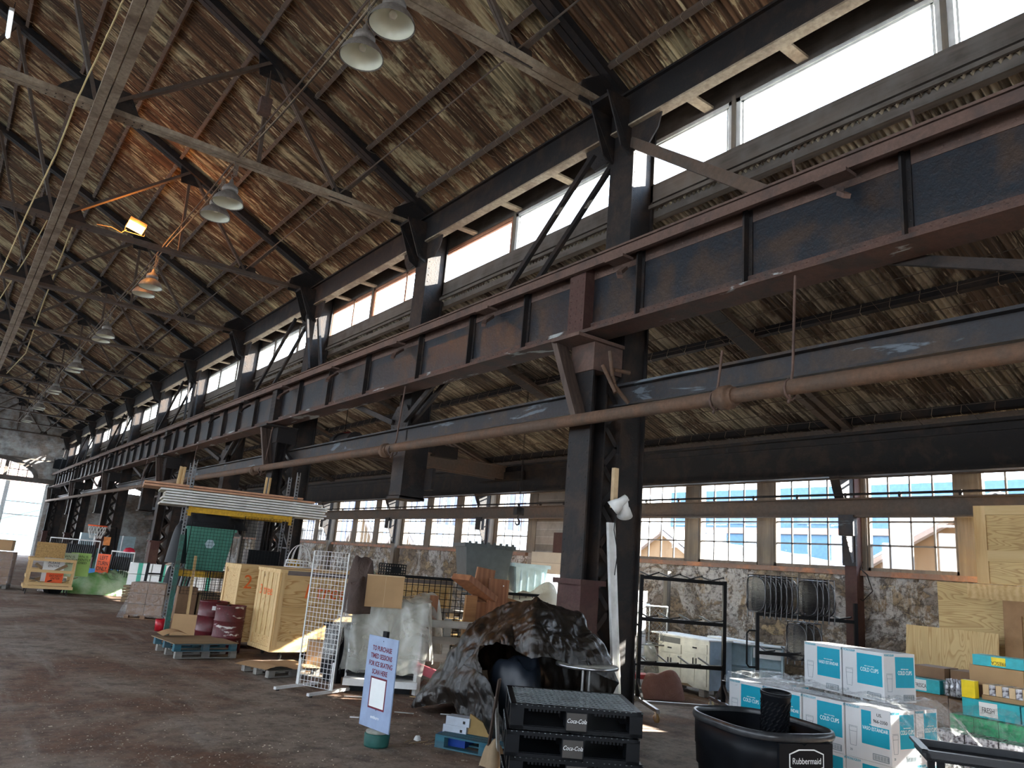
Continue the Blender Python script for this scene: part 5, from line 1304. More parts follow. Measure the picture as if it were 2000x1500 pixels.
o = thing('tarp_fold', (6.15, 7.75, 0), .4, 'dark inner bundle under the front of the black tarp', 'covered goods'); drape(lambda t: .42+.06*cos(3*t), .92, seed=23, rough=.12, top=.3, p=2.5, n=60, m=30).done('bundle', plain('blue black sheet', (.012, .016, .024), .35), o)
BP = thing('blue_pallet', (5.52, 7.35, 0), 2.05, 'blue painted pallet half under the black tarp', 'pallet'); pallet(BP, 1.2, 1.0, bluew, h=.15) if False else None
BP.rotation_euler[2] = radians(118); BP.location = (6.30, 7.15, 0); pallet(BP, 1.25, .7, bluew, h=.14)
wp = gz(862, 1452)
for i, (dx, dz) in enumerate(((0, .06), (.02, .155))):
    o = carton('white_carton', (wp.x+dx, wp.y-dx, dz+.06), -1.0, .30, .16, .095, plain('bluish white carton', (.50, .55, .62), .6), ['lower small white carton at the foot of the black tarp', 'upper small white carton at the foot of the black tarp'][i], 'box', tape=False)
    MB().box((.22, -.002, .03), (.25, 0, .06)).done('print_mark', ink, o)
o = thing('blue_tray', (wp.x-.04, wp.y+.02, 0), -1.0, 'blue plastic tray under the small white cartons', 'tray'); MB().box((0, -.03, 0), (.36, .24, .118)).done('tray', plain('blue plastic', (.01, .05, .28), .4), o)
o = thing('yellow_plywood', (wp.x+.20, wp.y-.22, .12), -1.05, 'small yellowish plywood piece beside the white cartons', 'board'); MB().prism([V((0, 0, 0)), V((.62, 0, -.08)), V((.58, 0, 0)), V((.02, 0, .24))], (0, .03, 0)).done('board', plain('yellow plywood', (.34, .22, .08), .6), o)
o = thing('tan_rag', (5.25, 7.0, 0), 0, 'tan rag hanging off the blue pallet corner', 'rag'); drape(lambda t: .12+.03*cos(3*t), .20, seed=9, rough=.08, n=26, m=12).done('rag', plain('tan rag', (.28, .20, .12), .8), o)
o = thing('red_tag', (5.2, 6.45, 0), .5, 'bright red plastic piece beside the black pallets', 'plastic piece'); MB().prism([V((0, 0, 0)), V((.1, 0, 0)), V((.06, 0, .14)), V((.0, 0, .2))], (0, .03, 0)).done('piece', plain('bright red', (.7, .02, .02), .4), o)
for i, (a, b) in enumerate((((5.28, 7.15, .02), (4.92, 6.55, .95)), ((5.3, 6.95, .0), (5.02, 6.72, .75)))):
    MB().bar(a, b, .035, .02, (0, 1, 0)).done('thin_strip', [brown_t, greywz][i], None, ['dark thin strip leaning at the corner of the black pallets', 'torn pale strip hanging behind the black pallets'][i], 'strip')
# round table
TBL = thing('round_table', (6.30, 6.74, 0), 0, 'small round grey topped table with steel legs', 'table')
MB().lathe([(0, 1.03), (.345, 1.03), (.355, 1.035), (.355, 1.053), (.35, 1.06), (0, 1.06)], n=48).done('tabletop', plain('mottled grey table top', (.36, .35, .30), .5, var=.25, scale=14), TBL)
m = MB(); m.lathe([(.356, 1.029), (.361, 1.035), (.361, 1.055), (.356, 1.061)], n=48); m.done('edge_band', chrome, TBL)
for x, y in ((-.06, 0), (.07, .03)): MB().tube([(x, y, 0), (x, y, 1.03)], .016, 8).done('leg', chrome, TBL)
MB().lathe([(0, 0), (.25, 0), (.24, .02), (.03, .05), (0, .05)], n=24).done('base', blackm, TBL)

# ------------------------------------------------------------------ black plastic pallets
def plastic_pallet(z, dx, rz, label):
    T = thing('black_plastic_pallet', (4.48+dx, 5.76, z), rz, label, 'pallet', 'stack of black plastic pallets')
    Wp, Dp, Hp = 1.2, 1.06, .212
    # perforated deck: slanted slots left open between bars
    m = MB(); m.box((0, 0, Hp-.035), (Wp, .05, Hp)); m.box((0, Dp-.05, Hp-.035), (Wp, Dp, Hp)); m.box((0, 0, Hp-.035), (.05, Dp, Hp)); m.box((Wp-.05, 0, Hp-.035), (Wp, Dp, Hp))
    for x, y in ((.5, .42), (.05, .42), (1.0, .42)): m.box((x, y, Hp-.035), (x+.17, y+.2, Hp-.003))
    m.done('deck_frame', black, T)
    m = MB(); s_ = .10; n = int((Wp+Dp)/s_)
    for k in range(1, n):
        c = k*s_
        x0, y0 = (c, 0) if c < Wp else (Wp, c-Wp); x1, y1 = (0, c) if c < Dp else (c-Dp, Dp)
        m.bar((x0, y0, Hp-.003), (x1, y1, Hp-.003), .020, .005)
        x0, y0 = (c-Dp, 0) if c > Dp else (0, Dp-c); x1, y1 = (c, Dp) if c < Wp else (Wp, Dp-(c-Wp))
        m.bar((x0, y0, Hp-.005), (x1, y1, Hp-.005), .022, .006)
    m.done('deck_grille', plain('dusty black plastic', (.19, .215, .22), .5, var=.35, scale=10), T)
    m = MB()
    for x in (0, Wp/2-.10, Wp-.12):
        for y in (0, Dp/2-.1, Dp-.16): 
            wx = .20 if 0 < x < Wp-.2 else .12
            MB().box((x, y, .0), (x+wx, y+.16, Hp-.03)).done('block', black, T)
    m = MB()
    for y in (0, Dp-.1): m.box((0, y, 0), (Wp, y+.1, .03))
    for x in (0, Wp-.1): m.box((x, 0, 0), (x+.1, Dp, .03))
    for i in range(9):
        for x in (.16, .76): m.box((x+.033*i, -.004, Hp-.055), (x+.02+.033*i, .02, Hp-.035))
    m.done('base_frame', black, T)
    MB().box((.02, .02, .032), (Wp-.02, Dp-.02, .036)).done('lower_deck', black, T)
    MB().box((Wp/2-.09, -.004, .02), (Wp/2+.09, .0, Hp-.045)).done('name_plate', plain('brown grey plate', (.05, .045, .04), .5), T)
    text('lettering', 'Coca-Cola', (Wp/2, -.006, .10), (1, 0, 0), (0, 0, 1), .052, white_s, T, sx=.8, shear=.35)
for i in range(4): plastic_pallet(.0+.222*i, [.02, .03, -.03, 0][i], [-.58, -.60, -.615, -.605][i], f'black plastic pallet with white script lettering, {["bottom one","second from the bottom","third from the bottom","topmost with the grille deck showing"][i]}')

# ------------------------------------------------------------------ display racks with arms
def arm_rack(a, b, levels, label, arms=4, h=2.14):
    T = frame_at('display_rack', a, b, label, 'rack'); L = (V((b[0], b[1], 0))-V((a[0], a[1], 0))).length
    for x in (0, L): MB().box((x-.03, -.03, .2), (x+.03, .03, h)).done('post', blackm, T)
    for z in levels:
        MB().box((0, -.025, z-.03), (L, .025, z+.03)).done('crossbar', blackm, T)
        for i in range(arms):
            x = L*(i+.35)/arms
            for s_ in (-1, 1): m = MB(); m.tube([(x, 0, z+.03), (x, s_*.55, z+.09)], .014, 6); m.done('arm', blackm, T)
    for x in (0, L):
        m = MB(); m.bar((x, -1.15 if x == 0 else -.55, .17), (x, .6, .17), .05, .05); m.bar((x, -.32, .19), (x, 0, .48), .035, .035); m.bar((x, .32, .19), (x, 0, .48), .035, .035); m.done('foot', chrome, T)
        for y in (-1.1 if x == 0 else -.5, .52): caster(tanw, chrome, x, y, .065, T, ang=.4)
    MB().bar((0, -.35, .17), (L, -.35, .17), .06, .04).done('base_bar', chrome, T)
    m = MB(); m.tube([(-.02, 0, 1.32), (-.16, -.05, 1.32), (-.2, -.05, 1.27), (-.2, -.05, .74), (-.16, -.05, .69), (-.02, 0, .69)], .016, 8); m.done('handle', blackm, T)
    return T
R1 = arm_rack((9.75, 9.2), (11.0, 8.45), (2.1, 1.42, .72), 'front black display rack on casters with three levels of arms')
R2 = arm_rack((12.35, 8.75), (13.7, 7.62), (1.62, .95), 'rear black display rack on casters carrying mesh chairs', h=1.95)
# folding chairs of black mesh hung on the rear rack
meshm = bpy.data.materials.new('black chair mesh'); meshm.use_nodes = True
t_ = meshm.node_tree; b_ = t_.nodes['Principled BSDF']; b_.inputs['Base Color'].default_value = (.015, .015, .018, 1); b_.inputs['Roughness'].default_value = .35
ch_ = t_.nodes.new('ShaderNodeTexChecker'); ch_.inputs['Scale'].default_value = 60; tco = t_.nodes.new('ShaderNodeTexCoord'); mp = t_.nodes.new('ShaderNodeMapping'); mp.inputs['Rotation'].default_value = (.785, 0, 0)
mx = t_.nodes.new('ShaderNodeMixShader'); tr = t_.nodes.new('ShaderNodeBsdfTransparent'); mt_ = t_.nodes.new('ShaderNodeMath'); mt_.operation = 'MULTIPLY'; mt_.inputs[1].default_value = .55
t_.links.new(tco.outputs['Object'], mp.inputs[0]); t_.links.new(mp.outputs[0], ch_.inputs[0]); t_.links.new(ch_.outputs['Fac'], mt_.inputs[0]); t_.links.new(mt_.outputs[0], mx.inputs[0]); t_.links.new(b_.outputs[0], mx.inputs[1]); t_.links.new(tr.outputs[0], mx.inputs[2])
t_.links.new(mx.outputs[0], [n for n in t_.nodes if n.type == 'OUTPUT_MATERIAL'][0].inputs[0])
blackg = plain('glossy black tube', (.02, .02, .024), .18, spec=.9)
def mesh_chair(loc, rz, label, group):
    T = thing('mesh_chair', loc, rz, label, 'chair', group)
    def out(k, n=28):
        t = 2*pi*k/n; c, s_ = cos(t), sin(t)
        return V((.04*s_*0+.05*(abs(c)**2), .28*(abs(c)**.6)*(1 if c > 0 else -1), .31*(abs(s_)**.6)*(1 if s_ > 0 else -1)))
    MB().tube([out(k) for k in range(28)], .015, 6, closed=True).done('seat_frame', blackg, T)
    pts = [out(k) for k in range(28)]; MB().add(pts+[V((.08, 0, 0))], [(k, (k+1) % 28, 28) for k in range(28)], True).done('mesh_panel', meshm, T)
    for y in (-.26, .26): m = MB(); m.tube([(.06, y, .34), (.07, y*1.05, -.05), (.05, y, -.42)], .012, 6); m.done('leg', blackg, T)
    MB().tube([(.06, -.26, .34), (.06, .26, .34)], .012, 6).done('crossbar', blackg, T)
    return T
def R2p(x, y, z): return local(R2, x, y, z)
c0 = None
for i in range(11):
    x = -.1+.095*i if i < 7 else .72+.10*(i-6); p = R2p(x, -.12, 1.97)
    lb = f'black mesh folding chair on the rear rack upper level, {["first","second","third","fourth","fifth","sixth","seventh","eighth","ninth","tenth","last"][i]} from the left'
    if c0 is None: c0 = mesh_chair(p, R2.rotation_euler[2]+.35, lb, 'mesh chairs on the upper level')
    else: dup(c0, p, (0, 0, R2.rotation_euler[2]+.35), lb, 'mesh chairs on the upper level')
for i in range(3): dup(c0, R2p(.62+.13*i, -.12, 1.20), (0, 0, R2.rotation_euler[2]+.35), f'black mesh folding chair on the rear rack lower level, {["left","middle","right"][i]}', 'mesh chairs on the lower level')

# ------------------------------------------------------------------ cabinets
CB = frame_at('white_cabinet', (12.28, 11.05), (12.14, 9.66), 'cream base cabinet with drawers and doors standing on blocks', 'cabinet', z=0)
for x in (.1, 1.1):
    for y in (.05, .45): MB().box((x, y, 0), (x+.14, y+.12, .14)).done('block', greyw, CB)
MB().box((0, .02, .14), (1.40, .60, 1.02)).done('cabinet_body', bluegrey, CB); MB().box((-.0, -.0, .14), (1.40, .02, 1.02)).done('face_frame', cream, CB)
MB().box((-.22, -.03, 1.02), (1.42, .62, 1.045)).done('counter', white, CB); MB().box((.04, -.004, .88), (.62, .0, .99)).done('slot_shade', plain('slot shade grey', (.12, .12, .11), .8), CB)  # dark plate stands in for the shade inside a slot
for i in range(2):
    x0 = .03+.69*i; dz = .70 if i == 0 else .78
    d_ = MB(); d_.box((x0+.02, -.018, dz), (x0+.63, -.0, dz+.17)); dr = d_.done('drawer', cream, CB); MB().box((x0+.27, -.035, dz+.075), (x0+.37, -.018, dz+.10)).done('handle', blackm, dr)
    for j in range(2):
        xa = x0+.02+.31*j; dd = MB().box((xa, -.018, .2), (xa+.295, 0, dz-.03)).done('door', cream, CB); hx = xa+(.255 if j == 0 else .03); MB().box((hx, -.035, dz-.22), (hx+.012, -.018, dz-.10)).done('handle', blackm, dd)
MB().prism([V((.12, -.005, .14)), V((1.0, -.005, .14)), V((.85, -.005, .19)), V((.6, -.005, .17)), V((.35, -.005, .22)), V((.15, -.005, .2))], (0, .008, 0)).done('broken_kick', dirtyp, CB)
CB2 = frame_at('white_cabinet', (12.95, 9.95), (13.5, 9.0), 'pale blue white open cabinet with shelves right of the cream one', 'cabinet')
m = MB(); m.box((0, 0, .12), (.02, .55, .98)); m.box((1.08, 0, .12), (1.1, .55, .98)); m.box((.52, 0, .12), (.54, .55, .98)); m.box((0, .53, .12), (1.1, .55, .98)); m.done('cabinet_body', bluegr_lid, CB2)
for z in (.14, .52): MB().box((.0, 0, z), (1.1, .54, z+.02)).done('shelf', bluegr_lid, CB2)
MB().box((-.02, -.02, .98), (1.12, .57, 1.0)).done('counter', white, CB2); d_ = MB().box((.56, -.015, .76), (1.07, 0, .95)).done('drawer', white, CB2); MB().box((.76, -.03, .85), (.86, -.015, .87)).done('handle', blackm, d_)
MB().box((.1, .1, 0), (1.0, .45, .12)).done('plinth', greyw, CB2)
o = thing('white_worktop', (12.75, 10.2, 1.05), radians(-95), 'loose white board lying on the cabinet tops', 'board'); MB().box((0, 0, 0), (1.1, .35, .03)).done('board', white, o)
# stack of white slatted trays by the column
for i in range(9):
    o = thing('white_tray', (11.02+.01*(i % 3), 10.75, .0+.205*i), .12+.02*(i % 2), f'white slatted tray in the tall stack right of the column, {["lowest","second","third","fourth","fifth","sixth","seventh","eighth","topmost"][i]}', 'tray', 'white trays stacked by the column')
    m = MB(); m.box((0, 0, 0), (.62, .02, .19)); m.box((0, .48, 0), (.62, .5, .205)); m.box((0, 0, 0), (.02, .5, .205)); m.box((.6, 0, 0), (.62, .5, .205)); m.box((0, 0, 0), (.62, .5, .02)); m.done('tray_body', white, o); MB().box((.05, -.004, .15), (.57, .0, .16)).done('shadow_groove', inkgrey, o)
o = thing('pale_post', (11.9, 11.4, 0), 0, 'dark post standing against the stone wall behind the front rack', 'post'); o.location = (13.9, 12.3, 0); MB().box((0, 0, 0), (.12, .12, 2.3)).done('post', timber_v, o)
o = thing('clear_bag', (12.2, 11.35, 0), 0, 'clear plastic bag of goods left of the cream cabinet', 'plastic bag'); drape(lambda t: .36, .85, seed=51, rough=.12, top=.3, p=2.4).done('bag', milky, o)
o = thing('red_brown_tarp', (11.15, 9.95, 0), -.5, 'red brown tarp over a low box behind the front rack', 'tarp'); drape(lambda t: .34+.1*cos(2*t), .45, seed=52, rough=.08, top=.4, p=3).done('tarp', tarp_rd, o)
o = thing('red_white_bag', (10.55, 10.25, 0), -.5, 'red and white printed bag by the rack post', 'bag'); MB().box((0, 0, 0), (.45, .3, .38)).done('bag', plain('red printed bag', (.45, .05, .05), .5, var=.6, scale=14), o); MB().box((.05, -.004, .12), (.4, 0, .3)).done('print', white_s, o)
o = thing('white_sawhorse', (10.15, 10.1, 0), -.5, 'short white leg frame standing by the rack post', 'frame'); MB().bar((0, 0, 0), (.08, 0, .72), .07, .04, (0, 1, 0)).done('leg', cream, o); MB().bar((.4, 0, 0), (.1, 0, .6), .05, .04, (0, 1, 0)).done('leg', cream, o)

# ------------------------------------------------------------------ black stock tub with waste basket
TBc = thing('black_stock_tub', (6.36, 4.48, 0), radians(-108), 'large black plastic stock tub with an oval logo plate', 'tub')
def tubring(s_, z, n=64):
    pts = []
    for k in range(n):
        t = 2*pi*k/n; c, q = cos(t), sin(t); e = .62 if c > 0 else 1.0
        x = (.62 if c > 0 else .66)*(abs(c)**(e*.8))*(1 if c > 0 else -1); y = .50*(abs(q)**(.75))*(1 if q > 0 else -1)
        pts.append(V((x*s_, y*s_, z)))
    return pts
def ringmesh(spec):
    m = MB(); n = 64; vs = []
    for s_, z in spec: vs += tubring(s_, z, n)
    m.add(vs, [(i*n+k, i*n+(k+1) % n, (i+1)*n+(k+1) % n, (i+1)*n+k) for i in range(len(spec)-1) for k in range(n)], True); return m
tb = ringmesh([(.80, .0), (.84, .02), (.90, .45), (.905, .452), (.93, .46), (.945, .62), (.955, .625), (.965, .86), (.95, .86), (.93, .6), (.88, .4), (.82, .06), (.0, .05)]); tb.done('tub_body', black, TBc)
ringmesh([(.955, .845), (.985, .84), (1.0, .86), (1.0, .88), (.985, .905), (.96, .91), (.945, .89), (.945, .86)]).done('rolled_rim', plain('scuffed black plastic', (.035, .037, .04), .3, var=.5, scale=12), TBc)
for x in (-.55, -.2): MB().box((x, .36, .2), (x+.10, .43, .84)).done('inner_rib', black, TBc)
PLT = link('logo_plate', None, TBc); PLT.location = (.585, .02, .70); PLT.rotation_euler = (0, 0, 0)
MB().box((-.02, -.27, -.2), (.012, .27, .13)).done('flat_panel', black, PLT)
def hexo(w_, h_): return [(-w_, -h_*.6), (-w_, h_*.6), (-w_*.45, h_), (w_*.45, h_), (w_, h_*.6), (w_, -h_*.6), (w_*.45, -h_), (-w_*.45, -h_)]
m = MB(); m.prism([V((.012, y, z)) for y, z in hexo(.175, .088)], (.003, 0, 0)); m.done('logo_border', white_s, PLT); m = MB(); m.prism([V((.0152, y, z)) for y, z in hexo(.165, .078)], (.001, 0, 0)); m.done('logo_field', black, PLT)
text('lettering', 'Rubbermaid', (.0168, 0, -.004), (0, 1, 0), (0, 0, 1), .068, white_s, PLT, sx=.88)
WB = thing('waste_basket', (6.34, 4.32, .52), .3, 'black woven waste basket standing inside the stock tub', 'basket'); WB.rotation_euler = (.05, -.06, .3)
MB().lathe([(0, 0), (.095, 0), (.128, .62), (.134, .63), (.134, .66), (.122, .66), (.118, .62), (.09, .02), (0, .02)], n=30).done('basket_body', black, WB)
m = MB()
for j in range(13):
    for i in range(18):
        a = (i+.5*(j % 2))*2*pi/18; r = .099+.030*(j/14); z = .04+.043*j
        m.bar((r*cos(a-.13), r*sin(a-.13), z), (r*cos(a+.13), r*sin(a+.13), z+.03), .012, .010)
m.done('weave', blackm, WB)
MB().box((-.2, -.2, -.45), (.2, .2, -.02)).done('inner_stand', black, WB)

# ------------------------------------------------------------------ cartons of cups
def cupbox(loc, rz, label, front='COLD CUPS', side='COLD CUPS', sticker=False, w_=.49, d_=.40, h_=.495):
    """x axis along the printed front face, y into the box"""
    T = thing('cup_carton', loc, rz, label, 'box', 'cartons of paper cups'); c = MB(); c.box((0, 0, 0), (w_, d_, h_)); c.done('carton', boxw, T)
    def face(o, ux, wf, tx):
        ux = V(ux); n = ux.cross(V((0, 0, 1))); o = V(o)
        def q(a, b, z0, z1, e, mt, nm):
            m = MB(); p = o+ux*a+n*e; m.prism([p+V((0, 0, z0)), p+ux*(b-a)+V((0, 0, z0)), p+ux*(b-a)+V((0, 0, z1)), p+V((0, 0, z1))], -n*.0008); m.done(nm, mt, T)
        q(wf*.36, wf*.96, h_*.30, h_*.93, .001, teal, 'teal_panel')
        text('lettering', tx, o+ux*wf*.66+n*.0018+V((0, 0, h_*.60)), ux, (0, 0, 1), .058 if len(tx) < 11 else .048, white_s, T, sx=.72)
        text('small_print', 'NEW COLD DRINK', o+ux*wf*.66+n*.0018+V((0, 0, h_*.68)), ux, (0, 0, 1), .014, white_s, T)
        text('brand_lettering', 'MONOGRAM', o+ux*wf*.17+n*.0012+V((0, 0, h_*.955)), ux, (0, 0, 1), .034, teal, T, sx=.75)
        # cup drawing
        cx0, z0 = wf*.17, h_*.22; m = MB()
        for a, b in (((-.045, .17), (.045, .17)), ((-.045, .17), (-.032, .0)), ((.045, .17), (.032, .0)), ((-.032, 0), (.032, 0)), ((-.05, .18), (.05, .18)), ((-.04, .13), (.04, .13))):
            m.bar(o+ux*(cx0+a[0])+n*.001+V((0, 0, z0+a[1])), o+ux*(cx0+b[0])+n*.001+V((0, 0, z0+b[1])), .003, .0012, n)
        m.done('cup_drawing', inkgrey, T)
        m = MB(); x0 = wf*.60
        for k in range(15): m.bar(o+ux*(x0+.01+.0105*k)+n*.001+V((0, 0, h_*.06)), o+ux*(x0+.01+.0105*k)+n*.001+V((0, 0, h_*.14)), .003+.003*(k*7 % 3)/2, .0012, n)
        for a, b in (((0, .045), (1, .045)), ((0, .155), (1, .155)), ((0, .045), (0, .155)), ((1, .045), (1, .155))): m.bar(o+ux*(x0+.165*a[0])+n*.001+V((0, 0, h_*a[1])), o+ux*(x0+.165*b[0])+n*.001+V((0, 0, h_*b[1])), .006, .0012, n)
        m.done('barcode', inkgrey, T)
        text('small_print', '20', o+ux*wf*.12+n*.001+V((0, 0, h_*.13)), ux, (0, 0, 1), .03, inkgrey, T)
        return q
    q = face((0, 0, 0), (1, 0, 0), w_, front); face((w_, 0, 0), (0, 1, 0), d_, side)
    if sticker:
        q(w_*.58, w_*.99, h_*.66, h_*.95, .0022, boxw, 'shipping_label'); text('lettering', 'US.', (w_*.76, -.0045, h_*.88), (1, 0, 0), (0, 0, 1), .042, ink, T); text('lettering', '966-2350', (w_*.78, -.0045, h_*.76), (1, 0, 0), (0, 0, 1), .044, ink, T, sx=.9)
    return T
AB = radians(-90)
for j, (nm, xs) in enumerate((('bottom row', 0), ('middle row', 0))):
    for i in range(4):
        y = 5.98-.50*i
        cupbox((7.90-.03*i, y, .012+.498*j), AB-radians(5), f'white and teal carton of cups, {["farthest","second","third","nearest"][i]} in the {nm}', ['COLD CUPS', 'VASO ESTÁNDAR', 'COLD CUPS', 'VASO ESTÁNDAR'][i], 'COLD CUPS', sticker=(i == 3 and j == 1))
        if i in (0, 3): cupbox((8.34-.03*i, y-.02, .012+.498*j), AB-radians(3), f'white and teal carton of cups, {["farthest","","","nearest"][i]} in the {nm} of the second file', 'COLD CUPS', 'COLD CUPS')
cupbox((8.48, 5.36, 1.01), AB-radians(10), 'white and teal carton of cups on top of the stack at left', 'VASO ESTÁNDAR', w_=.52)
cupbox((8.385, 4.83, 1.01), AB-radians(10), 'white and teal carton of cups on top of the stack at right', 'COLD CUPS', w_=.52, d_=.50)
# film: crumpled heap between the rows and streaks round the stack
FM = thing('stretch_film', (8.1, 4.78, 0), 0, 'crumpled clear stretch film sagging over the stacked cup cartons', 'plastic film')
from mathutils import noise as NZ
def fl(a, b):
    x = -.24+1.5*a; y = 1.3-2.35*b
    z = 1.03+.05*NZ.noise(V((x*5, y*5, 0)))+.04*abs(NZ.noise(V((x*12, y*9, 2))))+.03
    if x > .75: z -= (x-.75)*.55
    if x < -.17: z -= .12
    if y < -.75: z -= (-.75-y)*.9
    return V((x, y, z))
MB().grid(fl, 50, 70).done('film_top', wrap, FM)
MB().grid(lambda a, b: V((-.245+.1*b+.02*sin(a*40+b*3), 1.25-2.0*a, .1+.92*b)), 40, 10).done('film_front', wrap, FM)
MB().grid(lambda a, b: V((-.1+1.0*a, -1.02+.25*a*(b)+.02*sin(b*40), .1+.95*b-.25*a)), 16, 24).done('film_side', wrap, FM)

# ------------------------------------------------------------------ grocery goods at the right
groc_g = plain('green printed pack', (.05, .42, .18), .35, var=.5, scale=16)
groc_s = NT('silver grey foil packs', .25, .3); groc_s.color(groc_s.ramp(groc_s.noise(22, 4), [(.4, (.10, .09, .10)), (.5, (.55, .55, .6)), (.62, (.8, .8, .84))])); groc_s = groc_s.m
tealb = plain('turquoise carton', (.03, .42, .47), .45, var=.25, scale=8)
yellowp = plain('yellow pack', (.85, .65, .02), .4, var=.2)
gp0 = V((10.1, 4.55, 0)); gr = radians(-72)
def goods(name, x, y, z, w_, d_, h_, mat, label, cat='box', rz=0, txt=None, tilt=0, tm=None, tz=0):
    T = thing(name, V((x, y, z)), gr+rz, label, cat); T.rotation_euler[0] = tilt
    MB().box((0, 0, 0), (w_, d_, h_)).done('pack', mat, T)
    if txt: 
        MB().box((w_*.30, -.003, h_*.1), (w_*.62, 0, h_*.9)).done('label_patch', white_s, T); text('lettering', txt, (w_*.46, -.005, h_*.45), (1, 0, 0), (0, 0, 1), h_*.42, ink, T, sx=.6)
    return T
def gpt(u, v, z): return gz(u, v, z)
gr = radians(-88)
for i in range(3):
    for j in range(2): goods('brown_carton', 10.98+.56*j, 5.45-.58*i, 0, .56, .52, [.90, .88, 1.08][i], card_d, f'dark brown carton standing on the floor under the groceries, {["left","middle","right"][i]} {["front","back"][j]}')
goods('open_carton', 11.22, 5.44, .91, .42, .45, .31, card_d, 'open brown carton with print at the left of the groceries')
goods('open_carton', 11.36, 5.00, .90, .40, .45, .31, card_d, 'open brown carton in the middle of the groceries')
goods('turquoise_carton', 10.93, 5.40, .91, .44, .25, .17, tealb, 'turquoise carton lettered FRESCA at the left of the groceries', txt='FRESCA')
def bottles(x, y, z, nx, ny, lb):
    T = thing('bottle_pack', (x, y, z), gr, lb, 'bottle pack'); m = MB()
    for i in range(nx):
        for j in range(ny): m.lathe([(0, 0), (.03, 0), (.032, .1), (.028, .15), (.012, .19), (.012, .21), (0, .21)], (.035+.066*i, .035+.066*j, 0), n=8)
    m.done('bottle', groc_s, T, kind='stuff'); MB().box((0, 0, 0), (.066*nx, .066*ny, .205)).done('shrink_wrap', wrap, T); return T
bottles(10.98, 4.93, .91, 5, 3, 'shrink wrapped silver bottles beside the turquoise carton')
goods('tan_carton', 11.22, 4.70, 1.09, .62, .4, .235, card, 'plain tan carton with faint print under the long turquoise one')
T = goods('turquoise_carton', 11.24, 4.66, 1.33, .58, .36, .13, tealb, 'long turquoise carton on top of the tan carton, lettering upside down', rz=.05)
MB().box((.22, -.003, .02), (.38, 0, .12)).done('label_patch', yellowp, T); text('lettering', 'FRESCA', (.3, -.006, .05), (-1, 0, 0), (0, 0, -1), .06, ink, T, sx=.8)
for i in range(4):
    for j in range(2): goods('base_carton', 9.95+.50*j, 4.75-.37*i, 0, .36, .48, [.24, .56][j], [card_d, groc_g, tealb, card_d][i], f'low grocery carton on the floor at the right edge, {["first","second","third","fourth"][i]} {["front","rear"][j]} one')
for i in range(3):
    bottles(9.98, 4.74-.36*i, .245, 5, 4, f'silver foil bottle bundle in the low front row, {["left","middle","right"][i]} one')
    goods('silver_packs', 10.05, 4.66-.36*i, .455, .34, .3, .15, groc_s, f'silver packs above the low bottle bundles, {["left","middle","right"][i]} one', 'pack')
for i in range(4): goods('green_pack', 10.42, 4.62-.27*i, .57, .26, .3, .20, groc_g, f'green printed pack in the middle row of groceries, {["first","second","third","last"][i]} one', 'pack')
goods('turquoise_carton', 10.50, 4.50, .775, .62, .35, .20, tealb, 'turquoise carton lettered FRESH below the yellow pack', txt='FRESH')
goods('turquoise_carton', 10.48, 3.85, .775, .5, .35, .20, tealb, 'turquoise carton at the right picture edge beside the one lettered FRESH')
goods('yellow_pack', 10.50, 4.50, .98, .15, .12, .20, yellowp, 'small yellow and blue pack between the cartons', 'pack')
T = goods('tan_tray', 10.62, 4.32, .98, .52, .34, .05, card, 'tan tray under the striped silver packs', 'tray')
for i in range(7): goods('silver_pack', 10.63, 4.31-.072*i, 1.035, .066, .3, .12, groc_s if i % 2 else card_e, f'narrow silver and tan pack standing on the tan tray, {["first","second","third","fourth","fifth","sixth","last"][i]} from the left', 'pack')
o = thing('grocery_film', (10.2, 4.1, .0), 0, 'clear film draped over the lower groceries', 'plastic film'); MB().grid(lambda a, b: V((-.42+.75*a, .95-1.7*b, .30+.62*a+.06*NZ.noise(V((a*8, b*8, 1)))-.5*max(0, .3-a))), 30, 30).done('film', wrap, o)

# ------------------------------------------------------------------ plywood panels against the side wall
def wallsheet(name, y0, y1, z0, z1, x, mat, label, frame=None, lean=0, fm=None):
    """sheet in a plane of constant x, y0 > y1 (left to right as seen)"""
    T = thing(name, (x, y1, z0), 0, label, 'board'); T.rotation_euler[1] = lean
    MB().box((0, 0, 0), (.02, y0-y1, z1-z0)).done('sheet', mat, T)
    if frame:
        h_ = z1-z0; w_ = y0-y1
        for a, b in frame: MB().box(a, b).done('frame_board', fm or (pinez if abs(b[2]-a[2]) > abs(b[1]-a[1]) else piney), T)
    return T
wallsheet('framed_plywood', 5.62, 2.42, 2.45, 3.72, 13.95, plyy, 'framed plywood panel standing highest at the right edge', [((-.03, 3.02, 0), (0, 3.2, 1.27)), ((-.03, 0, 1.12), (0, 3.02, 1.27)), ((-.03, 0, .36), (0, 3.02, .54))])
wallsheet('framed_plywood', 4.6, 2.4, 2.5, 3.86, 14.1, pine, 'pine board just showing above the framed panel')
wallsheet('plywood_sheet', 6.30, 2.6, 1.1, 2.44, 14.0, plyy, 'wide plywood sheet with two dark knots below the framed panel')
wallsheet('brown_plywood', 5.15, 2.3, 0.0, 2.2, 13.55, plyb, 'brown framed plywood panel standing at the far right edge', [((-.03, 2.60, 0), (0, 2.85, 2.2)), ((-.03, 0, 1.98), (0, 2.6, 2.2))], lean=.04, fm=plain('brown frame board', (.30, .17, .08), .7))
wallsheet('plywood_sheet', 6.55, 5.15, .25, 1.70, 13.2, plyz, 'nearly square plywood sheet leaning low against the wall', lean=.12)
